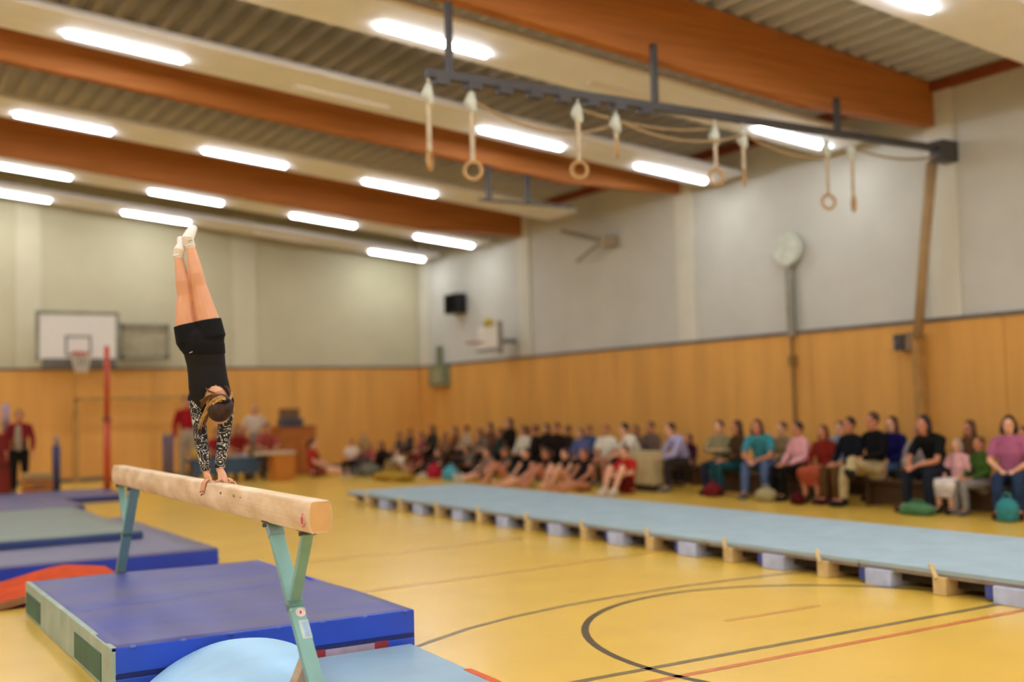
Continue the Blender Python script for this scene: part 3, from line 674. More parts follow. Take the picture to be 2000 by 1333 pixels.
# left hand in the picture: palm on the beam edge, fingers down over the near side face
wL = A(403, 921, -.02); yL = 7.245
kn = V((BX(yL) + .004, yL, 1.226))
g.tube([wL, wL.lerp(kn, .55), kn + V((.012, 0, .0))], [.023, .027, .021], 12, side=(0, 1, 0), flat=.6, rnd=True)
for k, (dy, ln) in enumerate(((.030, .060), (.010, .078), (-.010, .074), (-.030, .052))):
    y = yL + dy; x = BX(y)
    finger([V((x + .012, y, 1.224)), V((x - .012, y - .003, 1.205)), V((x - .019, y - .005, 1.205 - ln * .55)), V((x - .0215, y - .004, 1.205 - ln))])
finger([wL.lerp(kn, .35) + V((.01, -.02, 0)), V((BX(yL) + .022, yL - .055, 1.221)), V((BX(yL) + .004, yL - .085, 1.214))], .0082)
# right hand: palm on the far half of the top, thumb to the left, fingers along and over the right edge
wR = A(429, 917, -.02); yR = 7.13
kr = V((BX(yR) + .092, yR, 1.228))
g.tube([wR, wR.lerp(kr, .6), kr], [.022, .026, .021], 12, side=(.7, -.7, 0), flat=.62, rnd=True)
for k, (a, ln) in enumerate(((-8, .074), (-28, .080), (-50, .074), (-72, .058))):
    d = V((math.cos(math.radians(a)), math.sin(math.radians(a)), 0)); o = V((.012 - .010 * k, .022 - .018 * k, 0))
    p = kr + o; q1 = p + d * ln * .4 + V((0, 0, -.004)); q2 = p + d * ln * .75 + V((0, 0, -.010 if k > 1 else -.02)); q3 = p + d * ln + V((0, 0, -.0125 if k > 1 else -.05))
    if k > 1: q1.z = q2.z = q3.z = 1.2135
    finger([p, q1, q2, q3])
finger([wR.lerp(kr, .4) + V((-.015, 0, 0)), V((BX(yR) + .062, yR + .012, 1.218)), V((BX(yR) + .036, yR + .004, 1.2145))], .0082)
gm = remesh(g, .0042, 3)
gy = link('person', gm, SKIN, None, True)
gy.data.materials.append(EYE); gy.data.materials.append(LIP)
for p in gy.data.polygons:
    q = HM.transposed() @ (p.center - hc)
    if q.y > .05:
        for sx in (-1, 1):
            if (q.x - sx * .03) ** 2 + (q.z - .006) ** 2 * 3 < .00011: p.material_index = 1
        if abs(q.x) < .02 and abs(q.z + .05) < .006: p.material_index = 2
tag(gy, 'girl in black leotard and shorts doing a handstand on the beam, white socks', 'person')
def gpart(name, mb, m, vox=.007, sm=3, parent=gy, label=None):
    o = link(name, remesh(mb, vox, sm), m, parent, True)
    if label: o['label'] = label
    return o
M_leo = mat('black leotard', '#121214', .62, .25, .1, 6); M_sh = mat('black shorts', '#17171a', .8, .15, .1, 6)
M_slv = bpy.data.materials.new('squiggle sleeve'); M_slv.use_nodes = True; nt = M_slv.node_tree; b = nt.nodes['Principled BSDF']; b.inputs['Roughness'].default_value = .6
tc = nt.nodes.new('ShaderNodeTexCoord'); n1 = nt.nodes.new('ShaderNodeTexNoise'); n1.inputs['Scale'].default_value = 13; n1.inputs['Detail'].default_value = 1.5; n1.inputs['Distortion'].default_value = 2.2
mth = nt.nodes.new('ShaderNodeMath'); mth.operation = 'MULTIPLY'; mth.inputs[1].default_value = 5.0
mf = nt.nodes.new('ShaderNodeMath'); mf.operation = 'FRACT'; cr = nt.nodes.new('ShaderNodeValToRGB')
els = cr.color_ramp.elements; els[0].position = .36; els[0].color = lin('#0e0e10'); els[1].position = .41; els[1].color = lin('#e9e6e2')
q = els.new(.54); q.color = lin('#e9e6e2'); q = els.new(.59); q.color = lin('#0e0e10')
nt.links.new(tc.outputs['Object'], n1.inputs['Vector']); nt.links.new(n1.outputs['Fac'], mth.inputs[0]); nt.links.new(mth.outputs[0], mf.inputs[0]); nt.links.new(mf.outputs[0], cr.inputs[0]); nt.links.new(cr.outputs[0], b.inputs['Base Color'])
def cutmesh(o, test):
    bm = bmesh.new(); bm.from_mesh(o.data)
    bmesh.ops.delete(bm, geom=[f for f in bm.faces if test(f.calc_center_median())], context='FACES'); bm.to_mesh(o.data); bm.free()
mb = MB(); torso(mb, .007)
for a, b_ in ((armL, A(400, 775)), (armR, A(425, 780))): mb.tube([a[0][0], b_], [.055, .057], 12, rnd=True)
leo = gpart('leotard', mb, M_leo, label='plain black leotard with round open neckline at the back')
nk = A(420, 780, -.09); cutmesh(leo, lambda c: (c - nk).dot(side) ** 2 / .070 ** 2 + (c - nk).z ** 2 / .088 ** 2 < 1 and (c - A(419, 770)).dot(away) < 0)
for ch, wd in ((armL, 'sleeve'), (armR, 'sleeve')):
    mb = MB(); pts = [(p, r + .0065) for p, r in ch]; pts[-1] = (pts[-1][0].lerp(pts[-2][0], .12), pts[-1][1] + .002)
    mb.tube([p for p, r in pts], [r for p, r in pts], 16, rnd=False)
    o = gpart('sleeve', mb, M_slv, .006, label='black sleeve with white squiggle print')
mb = MB(); torso(mb, .0115, 0, 700); 
for ch in (legL, legR): mb.tube([ch[0][0], ch[1][0], ch[1][0].lerp(ch[2][0], -.06)] if False else [ch[0][0], ch[1][0]], [ch[0][1] + .012, ch[1][1] + .012], 18, rnd=False)
mb.tube([legL[0][0], legR[0][0]], [.086, .088], 14, rnd=True)
so = gpart('shorts', mb, M_sh, label='black cotton shorts pulled over the leotard')
mb = MB(); p0 = A(370, 690, -.105); mb.tube([p0, p0 + side * .018 + V((0, 0, .008))], .0022, 6, rnd=True); mb.build('tag', mat('white tag', '#d8d8d8', .6), so)
for ch, ft in ((legL, footL), (legR, footR)):
    mb = MB(); mb.tube([ch[-1][0].lerp(ch[-2][0], .16)] + [p for p, r in ft], [ch[-1][1] + .006] + [r + .006 for p, r in ft], 14, rnd=True)
    sk = gpart('sock', mb, mat('white sock', '#ece6da', .9, .1, .04, 30), .005, label='white ankle sock')
    mb = MB(); c = ch[-1][0].lerp(ch[-2][0], .1); t = (ch[-2][0] - ch[-1][0]).normalized()
    mb.tube([c - t * .007, c + t * .007], ch[-1][1] + .0075, 14); mb.build('cuff', mat('sock cuff', '#f2eee6', .9), sk, smooth=True)
    if ft is footR:
        for q in ((374, 470), (369.5, 471)): MB().ell(A(q[0], q[1], -.038), (.008, .003, .0025), n=8, m=5).build('sock_mark', mat('grey print', '#74747c', .7), sk)
        MB().tube([A(376.5, 444.5, .055), A(380.5, 448.5, .058)], .004, 6, rnd=True).build('sock_mark', mat('grey print', '#74747c'), sk)
# hair
M_hd = hairm('#3b2418'); M_hb = mat('blond streak', '#c79f62', .5, .3, .25, 14, stretch=(6, 6, 2)); M_hm = mat('mid brown hair', '#7a5530', .5, .3, .3, 14, stretch=(6, 6, 2))
mb = MB(); mb.ell(hc + crown * .016 - face * .026, (.085, .086, .106), HM, 20, 14)
hair = gpart('hair', mb, M_hd, .006, 3, label='dark brown hair pulled into a ponytail with blond ends')
pony = A(440, 783, -.185)
MB().tube([pony - side * .016, pony + side * .016], .016, 10, rnd=True).build('hair_tie', mat('hair tie', '#1b1412', .7), hair, smooth=True)
def strand(pts, r, m, n_h=16):
    P = spl([A(*p) for p in pts], 10); n = len(P); rg = random.Random(len(pts) * 31 + int(pts[-1][0])); mb = MB()
    for h in range(n_h):
        a = rg.uniform(0, 2 * PI); q = r * math.sqrt(rg.random()); ln = rg.uniform(.82, 1.0); tw = rg.uniform(-1.2, 1.2); fl = rg.uniform(.8, 1.5)
        pp = []
        for i in range(n):
            t = i / (n - 1); k = min(n - 1, t * ln * (n - 1)); i0 = int(min(k, n - 2)); c = P[i0].lerp(P[i0 + 1], k - i0)
            rr_ = q * (.55 + .75 * math.sin(PI * min(1, t * fl) * .8)); pp.append(c + side * rr_ * math.cos(a + tw * t) + V((0, 0, 1)) * rr_ * math.sin(a + tw * t) + away * rr_ * .6 * math.sin(2 * a))
        mb.tube(pp, [r * .26 * (1 - .65 * (i / (n - 1)) ** 2) for i in range(n)], 5)
    o = mb.build('ponytail_lock', m, hair, smooth=True); o['kind'] = 'stuff'
strand([(440, 782, -.19), (431, 778, -.21), (418, 785, -.20), (407, 799, -.17), (401, 813, -.14), (397, 824, -.11)], .017, M_hb)
strand([(439, 784, -.185), (424, 782, -.205), (411, 793, -.19), (402, 806, -.165), (395, 818, -.13), (390, 830, -.10), (389, 841, -.08)], .013, M_hb)
strand([(414, 795, -.18), (405, 806, -.16), (404, 818, -.14), (401, 826, -.12), (398, 836, -.11)], .008, M_hm)
strand([(439, 780, -.17), (428, 774, -.18), (412, 776, -.165), (400, 781, -.15), (391, 786, -.13)], .013, M_hm)
strand([(436, 777, -.16), (420, 772, -.165), (405, 778, -.15), (397, 788, -.14), (393, 797, -.13)], .010, M_hm)
strand([(442, 783, -.17), (449, 780, -.15), (451, 770, -.12), (444, 757, -.115), (438, 755, -.12)], .007, M_hm)
strand([(432, 776, -.15), (416, 768, -.14), (406, 764, -.12), (401, 757, -.11)], .006, M_hm)
strand([(445, 785, -.17), (452, 776, -.16), (453, 765, -.13)], .006, M_hb)
for p, d in nails:
    MB().ell(p + (V((-.006, -.002, 0)) if p.z < 1.19 else V((0, 0, .0055))) + d * .001, (.0042, .0042, .0055), n=8, m=6).build('nail', mat('dark red nail polish', '#8a1f33', .3, .5), gy, smooth=True)

# ------------------------------------------------------------------ the audience
POSE = {
 'sit': dict(pel=(0, 0, .50), ch=(.02, 0, .80), nk=(.03, 0, 1.00), hd=(.05, 0, 1.15), sh=(.02, .18, .945), el=(.09, .24, .70), wr=(.31, .09, .60), fd=(.13, -.05, -.02), hip=(.03, .09, .50), kn=(.47, .12, .50), an=(.44, .12, .09), toe=(.60, .14, .045)),
 'fwd': dict(pel=(0, 0, .50), ch=(.13, 0, .77), nk=(.24, 0, .94), hd=(.31, 0, 1.08), sh=(.19, .18, .90), el=(.36, .21, .64), wr=(.52, .07, .60), fd=(.11, -.06, -.05), hip=(.03, .09, .50), kn=(.47, .15, .50), an=(.47, .17, .09), toe=(.63, .19, .045)),
 'fold': dict(pel=(0, 0, .50), ch=(.02, 0, .80), nk=(.03, 0, 1.00), hd=(.05, 0, 1.15), sh=(.02, .18, .945), el=(.12, .23, .74), wr=(.22, -.02, .76), fd=(.03, -.12, .01), hip=(.03, .09, .50), kn=(.47, .10, .50), an=(.42, .10, .09), toe=(.58, .12, .045)),
 'cross': dict(pel=(0, 0, .50), ch=(.01, 0, .80), nk=(.02, 0, 1.00), hd=(.05, 0, 1.15), sh=(.01, .19, .945), el=(.10, .25, .71), wr=(.33, .08, .66), fd=(.12, -.06, -.02), hip=(.03, .09, .50), kn=(.45, .02, .62), an=(.62, .26, .46), toe=(.74, .31, .50), kn2=(.47, -.11, .50), an2=(.50, -.10, .09), toe2=(.66, -.12, .045)),
 'knees': dict(pel=(0, 0, .11), ch=(-.02, 0, .38), nk=(.02, 0, .57), hd=(.06, 0, .71), sh=(-.01, .155, .53), el=(.16, .20, .36), wr=(.36, .10, .33), fd=(.08, -.09, .0), hip=(.03, .09, .12), kn=(.34, .13, .47), an=(.56, .10, .08), toe=(.70, .12, .045)),
 'legs': dict(pel=(0, 0, .11), ch=(-.06, 0, .38), nk=(-.05, 0, .57), hd=(-.01, 0, .71), sh=(-.07, .155, .53), el=(.06, .21, .34), wr=(.28, .15, .22), fd=(.13, -.03, -.03), hip=(.03, .09, .11), kn=(.44, .11, .14), an=(.82, .13, .07), toe=(.86, .15, .19)),
 'stand': dict(pel=(0, 0, .93), ch=(0, 0, 1.22), nk=(.01, 0, 1.42), hd=(.03, 0, 1.57), sh=(0, .19, 1.37), el=(-.02, .25, 1.11), wr=(.08, .24, .88), fd=(.04, -.01, -.14), hip=(0, .09, .92), kn=(.02, .10, .49), an=(0, .10, .09), toe=(.16, .13, .035)),
 'desk': dict(pel=(0, 0, .50), ch=(.05, 0, .80), nk=(.11, 0, .98), hd=(.16, 0, 1.12), sh=(.08, .18, .93), el=(.22, .23, .72), wr=(.42, .12, .68), fd=(.14, -.04, -.01), hip=(.03, .09, .50), kn=(.45, .12, .50), an=(.40, .12, .09), toe=(.55, .14, .045)),
}
def J(p, k, s):
    if s < 0 and k + '2' in p: return V(p[k + '2'])
    v = V(p[k]); return V((v.x, v.y * s, v.z))
MC = {}
def body_mesh(pose):
    if ('b', pose) in MC: return MC['b', pose]
    p = POSE[pose]; g = MB(); pel, ch, nk, hd = (V(p[k]) for k in ('pel', 'ch', 'nk', 'hd'))
    g.tube([pel - V((0, 0, .03)), pel.lerp(ch, .4), ch, V(p['nk']) - V((0, 0, .06))], [.15, .125, .15, .10], 14, side=(0, 1, 0), flat=.68, rnd=True)
    g.tube([nk - V((0, 0, .08)), hd - V((.01, 0, .05))], [.055, .05], 10, rnd=True)
    g.ell(hd + V((-.005, 0, .015)), (.092, .073, .105), None, 16, 11); g.ell(hd + V((.025, 0, -.06)), (.058, .052, .055))
    g.tube([hd + V((.088, 0, .01)), hd + V((.108, 0, -.022))], [.010, .015], 8, rnd=True)
    for s in (-1, 1):
        g.ell(hd + V((-.01, s * .077, -.005)), (.022, .012, .033), None, 8, 6)
        sh, el, wr, hip, kn, an, toe = (J(p, k, s) for k in ('sh', 'el', 'wr', 'hip', 'kn', 'an', 'toe'))
        g.tube([V((sh.x, sh.y * .35, sh.z + .028)), sh + V((0, -.01 * s, -.004))], [.052, .048], 10, rnd=True)
        g.tube([sh + V((0, -.01 * s, -.004)), sh.lerp(el, .5), el, el.lerp(wr, .3), wr], [.047, .044, .038, .038, .026], 10, rnd=True)
        fd = V(p['fd']); fd.y *= s
        fu = fd.normalized(); lat = (V((0, 0, 1)).cross(fu)); lat = lat.normalized() if lat.length > .2 else V((1, 0, 0))
        if pose == 'stand': lat = V((1, 0, 0))
        g.tube([wr, wr + fd * .55], [.028, .036], 10, side=lat, flat=.5, rnd=True)
        for k, ln in enumerate((.85, 1, .95, .78)):
            o = lat * (.027 - .018 * k); b0 = wr + fd * .5 + o
            g.tube([b0, b0 + fd * .35 * ln + V((0, 0, -.006)), b0 + fd * .62 * ln + V((0, 0, -.02))], [.0095, .009, .008], 6, rnd=True)
        g.tube([wr + fd * .2, wr + fd * .45 + lat * (-.045 * s), wr + fd * .7 + lat * (-.055 * s)], [.012, .011, .009], 6, rnd=True)
        g.tube([hip, hip.lerp(kn, .5), kn, kn.lerp(an, .35), an], [.088, .076, .058, .056, .038], 12, rnd=True)
        g.tube([an, an.lerp(toe, .6), toe], [.042, .04, .028], 10, rnd=True)
    me = remesh(g, .0085, 3); me.materials.append(SKIN); me.materials.append(EYE); me.materials.append(LIP)
    for f in me.polygons:
        f.use_smooth = True; q = f.center - hd
        if q.x > .05:
            if min((q.y - .032) ** 2, (q.y + .032) ** 2) + (q.z - .012) ** 2 * 2.5 < .00016: f.material_index = 1
            if abs(q.y) < .024 and abs(q.z + .063) < .007: f.material_index = 2
    MC['b', pose] = me; return me
def shirt_mesh(pose, sl):
    k = ('s', pose, sl)
    if k in MC: return MC[k]
    p = POSE[pose]; g = MB(); pel, ch, nk = (V(p[q]) for q in ('pel', 'ch', 'nk')); o = .016
    g.tube([pel.lerp(ch, -.02), pel.lerp(ch, .4), ch, nk - V((0, 0, .055))], [.155, .140, .160, .112], 14, side=(0, 1, 0), flat=.74, rnd=True)
    for s in (-1, 1):
        sh, el, wr = (J(p, q, s) for q in ('sh', 'el', 'wr'))
        g.tube([V((sh.x, sh.y * .35, sh.z + .028)), sh + V((0, -.01 * s, -.004))], [.067, .064], 10, rnd=True)
        if sl == 'none': continue
        if sl == 'long': g.tube([sh + V((0, -.01 * s, -.004)), sh.lerp(el, .5), el, el.lerp(wr, .35), el.lerp(wr, .93)], [.063, .06, .054, .052, .038], 12)
        else: g.tube([sh + V((0, -.01 * s, -.004)), sh.lerp(el, .5), sh.lerp(el, .75)], [.063, .062, .060], 12)
    MC[k] = remesh(g, .012, 3); return MC[k]
def leg_mesh(pose, kind):
    k = ('l', pose, kind)
    if k in MC: return MC[k]
    p = POSE[pose]; g = MB(); pel = V(p['pel'])
    g.tube([pel - V((0, 0, .035)), pel + V((0, 0, .07))], [.158, .15], 14, side=(0, 1, 0), flat=.76, rnd=True)
    for s in (-1, 1):
        hip, kn, an = (J(p, q, s) for q in ('hip', 'kn', 'an'))
        if kind == 'long': g.tube([hip, hip.lerp(kn, .5), kn, kn.lerp(an, .35), kn.lerp(an, .96)], [.102, .09, .074, .07, .056], 12)
        elif kind == 'short': g.tube([hip, hip.lerp(kn, .5), hip.lerp(kn, .7)], [.102, .093, .09], 12)
    if kind == 'skirt':
        a = J(p, 'hip', 1).lerp(J(p, 'kn', 1), .0); b = J(p, 'kn', 1)
        for t in range(9):
            c = a.lerp(b, .12 * t); g.tube([V((c.x, -c.y - .02, c.z)), V((c.x, c.y + .02, c.z))], [.114, .114], 10, rnd=True)
        if pose in ('sit', 'fold'):
            g.tube([V((b.x - .03, -.14, b.z - .16)), V((b.x - .03, .14, b.z - .16))], [.075, .075], 10, rnd=True); g.tube([V((b.x - .02, -.14, b.z - .06)), V((b.x - .02, .14, b.z - .06))], [.10, .10], 10, rnd=True)
    MC[k] = remesh(g, .012, 3); return MC[k]
def hair_mesh(pose, st):
    k = ('h', pose, st)
    if k in MC: return MC[k]
    p = POSE[pose]; hd = V(p['hd']); g = MB()
    g.ell(hd + V((-.024, 0, .038)), (.094, .085, .104), None, 16, 10)
    if st == 'long':
        for s in (-1, 1): g.tube([hd + V((-.02, s * .06, .03)), hd + V((-.02, s * .078, -.08)), hd + V((-.005, s * .085, -.2))], [.04, .038, .028], 8, rnd=True)
        g.tube([hd + V((-.07, 0, .0)), hd + V((-.09, 0, -.1)), hd + V((-.085, 0, -.22))], [.075, .075, .055], 10, side=(0, 1, 0), flat=.5, rnd=True)
    elif st == 'pony':
        g.ell(hd + V((-.115, 0, .06)), (.03, .03, .03), None, 8, 6); g.tube([hd + V((-.12, 0, .05)), hd + V((-.15, 0, -.03)), hd + V((-.135, 0, -.15))], [.03, .034, .015], 8, rnd=True)
    elif st == 'bob':
        for s in (-1, 1): g.tube([hd + V((-.025, s * .06, .03)), hd + V((-.015, s * .078, -.07))], [.042, .04], 8, rnd=True)
        g.tube([hd + V((-.06, 0, .0)), hd + V((-.07, 0, -.09))], [.08, .075], 10, side=(0, 1, 0), flat=.55, rnd=True)
    MC[k] = remesh(g, .010, 3); return MC[k]
def shoe_mesh(pose, s):
    k = ('f', pose, s)
    if k in MC: return MC[k]
    p = POSE[pose]; an, toe = J(p, 'an', s), J(p, 'toe', s); g = MB(); d = (toe - an); 
    low = V((0, 0, -.042)) if pose != 'legs' else V((.03, 0, -.02))
    if s > 0 and pose == 'cross': low = V((0, 0, -.03))
    g.tube([an + low * .75 - d * .12, an + low * .6 + d * .45, toe + V((0, 0, .004))], [.054, .056, .046], 10, rnd=True); g.tube([an + V((0, 0, .015)), an + low * .8], [.054, .054], 10, rnd=True)
    MC[k] = remesh(g, .009, 2); return MC[k]
def dress(root, name, me, m, label=None):
    o = bpy.data.objects.new(name, me); COL.objects.link(o); o.parent = root
    if not me.materials: me.materials.append(m)
    for f in (me.polygons if not me.get('sm') else ()): f.use_smooth = True
    me['sm'] = 1
    o.material_slots[0].link = 'OBJECT'; o.material_slots[0].material = m
    if label: o['label'] = label
    return o
def person(head, face_deg, pose, hairc, hst, top, sl, bot, kind, label, group=None, skin=None, shoe='#2a2622', smin=.66, smax=1.12):
    p = POSE[pose]; hd = V(p['hd']); s = head.z / hd.z
    s = max(smin, min(smax, s)); a = math.radians(face_deg)
    o = bpy.data.objects.new('person', body_mesh(pose)); COL.objects.link(o)
    o.scale = (s, s, s); o.rotation_euler = (0, 0, a)
    off = Matrix.Rotation(a, 3, 'Z') @ V((hd.x, hd.y, 0)) * s
    o.location = (head.x - off.x, head.y - off.y, 0)
    tag(o, label, 'person', group)
    if skin: o.material_slots[0].link = 'OBJECT'; o.material_slots[0].material = skin
    dress(o, 'hair', hair_mesh(pose, hst), hairm(hairc))
    dress(o, 'leotard' if sl == 'none' else 'shirt', shirt_mesh(pose, sl), cloth(top))
    dress(o, {'long': 'trousers', 'short': 'shorts', 'skirt': 'skirt', 'brief': 'leotard_brief'}[kind], leg_mesh(pose, kind), cloth(bot))
    if shoe:
        for q in (1, -1): dress(o, 'shoe', shoe_mesh(pose, q), cloth(shoe))
    return o
# seated spectators by the right wall: head seen at (px, py), sitting X metres out
G1 = 'spectators seated along the right wall'
SP = [
 (1404, 836, 13.7, 'fold', '#4a3220', 'short', '#8d8360', 'long', '#222a3a', 'long', 'person in olive cream top, arms folded, dark jeans, left end of the nearest group'),
 (1438, 836, 13.25, 'sit', '#4e2f1c', 'long', '#46331c', 'long', '#1f4a4e', 'long', 'person with long brown hair in dark brown top and teal trousers'),
 (1478, 836, 13.3, 'fwd', '#4a3220', 'bob', '#3f8a94', 'short', '#56688a', 'long', 'person in teal short sleeved top and light blue jeans, leaning forward'),
 (1527, 838, 14.3, 'sit', '#6b4124', 'short', '#8a7350', 'long', '#5b5a50', 'long', 'person in tan brown top sitting behind the pink shirt and the teal top'),
 (1557, 840, 13.25, 'sit', '#33231a', 'short', '#dca0a2', 'long', '#15140f', 'long', 'person in pale pink shirt and black trousers'),
 (1607, 846, 13.6, 'sit', '#6a3a20', 'bob', '#7a2418', 'long', '#a04a30', 'skirt', 'person in dark red top and rust red skirt next to the pink shirt'),
 (1640, 838, 14.3, 'sit', '#3a281c', 'short', '#7f8a98', 'long', '#2a2c34', 'long', 'person in blue grey shirt behind the rust red skirt'),
 (1658, 832, 13.7, 'sit', '#3a2418', 'short', '#17181f', 'long', '#5b3f22', 'long', 'person in navy black jacket and brown trousers'),
 (1703, 824, 13.2, 'cross', '#54341f', 'short', '#141314', 'long', '#b7a376', 'long', 'person in black sweater and beige trousers, one leg crossed over the other'),
 (1741, 830, 14.3, 'sit', '#5a3420', 'long', '#171248', 'long', '#4a5a74', 'long', 'person with long hair in dark violet blue top, right of the beige trousers'),
 (1791, 846, 14.4, 'sit', '#7a6a58', 'short', '#9a8f86', 'long', '#3a3632', 'long', 'person in light grey top mostly hidden behind the black t-shirt'),
 (1803, 832, 13.15, 'fwd', '#2c1c14', 'bob', '#191a19', 'short', '#22262e', 'long', 'person with ruddy face in black t-shirt and dark jeans, forearms on knees'),
 (1868, 872, 12.9, 'sit', '#a58e78', 'bob', '#e0aaa6', 'short', '#ddd0c4', 'skirt', 'child in pink top and white skirt at the front'),
 (1892, 838, 14.1, 'sit', '#5a3a24', 'long', '#5f4028', 'long', '#3a3030', 'long', 'person with long brown hair in brown top behind the green jumper'),
 (1912, 868, 13.2, 'sit', '#7a4c2c', 'short', '#3f5a24', 'long', '#8b847c', 'long', 'child in green jumper and grey trousers'),
 (1970, 832, 13.6, 'sit', '#2c1d16', 'bob', '#a8607e', 'short', '#2c3c58', 'long', 'person with dark hair in mauve top and blue jeans at the right edge'),
 (1999, 850, 14.3, 'sit', '#4a3020', 'short', '#8a6a3c', 'long', '#2c4a44', 'long', 'person in ochre brown top cut by the right edge'),
 (1345, 858, 14.3, 'sit', '#5a3a26', 'bob', '#3c1428', 'long', '#2c2830', 'long', 'small person in deep plum top just left of the gap in the near row'),
 (1308, 840, 13.5, 'fwd', '#3e2a1e', 'short', '#a9a2c4', 'long', '#37302c', 'long', 'person in lavender white shirt leaning forward behind the cream cupboard'),
 (1270, 836, 14.2, 'sit', '#4a281a', 'short', '#6a564c', 'long', '#30281f', 'long', 'person in grey brown top above the cream cupboard'),
 (1240, 842, 14.4, 'sit', '#5a3824', 'bob', '#7a5a48', 'long', '#2c241e', 'long', 'person in brown rose top between the white shirts and the cream cupboard'),
 (1218, 840, 13.0, 'fwd', '#2c1e16', 'short', '#dcd4c0', 'short', '#24201c', 'long', 'dark haired person in white shirt leaning forward above the red sitting child'),
 (1183, 842, 12.7, 'sit', '#8a5030', 'short', '#e0d8c2', 'short', '#b3a68c', 'short', 'reddish haired person in white shirt and pale khaki shorts'),
 (1150, 842, 14.2, 'sit', '#5a3a24', 'short', '#4a5878', 'long', '#2a2a30', 'long', 'brown haired person in slate blue top, second row behind the khaki shorts'),
 (1133, 848, 13.4, 'sit', '#6a4426', 'bob', '#56608a', 'long', '#2a2624', 'long', 'person in mid blue shirt, left of the pale khaki shorts'),
 (1108, 842, 14.2, 'sit', '#4a2c1c', 'short', '#33261f', 'long', '#241f1c', 'long', 'ruddy person in very dark brown jacket in the second row'),
 (1086, 838, 13.6, 'sit', '#5a3020', 'short', '#231a16', 'long', '#1c1815', 'long', 'person in black jacket, right one of the two close dark heads'),
 (1066, 838, 14.0, 'sit', '#4a2a1c', 'bob', '#2a1f1a', 'long', '#1f1a17', 'long', 'person in dark umber jacket, left one of the two close dark heads'),
 (1044, 842, 13.5, 'sit', '#5c3622', 'short', '#1b1715', 'long', '#1a1614', 'long', 'person in black top beside the white blouse'),
 (1022, 842, 13.2, 'sit', '#6a4228', 'bob', '#d4ccb4', 'long', '#211c1a', 'long', 'person in white blouse among the black jackets'),
 (994, 828, 14.0, 'sit', '#33221a', 'long', '#1f1915', 'long', '#1d1a18', 'long', 'tall person with dark hair in black, highest head in the far rows'),
 (1030, 844, 14.4, 'sit', '#5c3a26', 'short', '#4a3526', 'long', '#2a221c', 'long', 'person in umber top behind the white blouse'),
 (975, 846, 13.4, 'sit', '#6a442a', 'short', '#2c3a34', 'long', '#221e1b', 'long', 'person in dark green top below the highest head'),
 (956, 836, 14.1, 'sit', '#3f2819', 'long', '#6a4630', 'long', '#31261e', 'long', 'person with long dark hair in chestnut top in the far rows'),
 (936, 848, 13.5, 'fwd', '#5a3a26', 'bob', '#7a6656', 'long', '#352a22', 'long', 'person in taupe top leaning forward in the far front row'),
 (910, 840, 14.0, 'sit', '#4a3020', 'short', '#c0a684', 'long', '#3a2e24', 'long', 'person in pale beige top in the far rows'),
 (888, 842, 14.3, 'sit', '#5a3822', 'bob', '#7a4e30', 'long', '#342820', 'long', 'person in rust brown top left of the pale beige top'),
 (868, 852, 13.5, 'sit', '#6a4426', 'long', '#8a6044', 'long', '#41301f', 'long', 'person in tan rose top in the far front row'),
 (843, 840, 13.9, 'sit', '#33241b', 'long', '#34302a', 'long', '#1c1916', 'long', 'dark haired person all in charcoal black near the far corner'),
 (822, 852, 13.6, 'sit', '#4a3024', 'bob', '#a04a52', 'long', '#4a2420', 'long', 'person in raspberry red top near the far corner'),
 (800, 846, 14.2, 'sit', '#4a3428', 'short', '#4a4042', 'long', '#2a2422', 'long', 'person in dark mauve grey top nearest to the far corner'),
 (779, 852, 13.7, 'sit', '#5a4030', 'short', '#5c4c48', 'long', '#33261f', 'long', 'person in grey brown top left of the far corner'),
]
for i, q in enumerate(SP):
    px, py, X, pose, hc_, hs_, top, kind_s, bot, kind_b, lab = q
    kids = 'child' in lab
    X = (13.5 if X < 13.95 else 14.38) - POSE[pose]['hd'][0] * .95
    person(onx(px, py, X), 180 + random.Random(i).uniform(-22, 30), pose, hc_, hs_, top, kind_s, bot, kind_b, lab, G1, SKIN2 if i % 3 else SKIN, ['#2a2622', '#3a2c26', '#6a6460', '#4a1c1c'][i % 4])
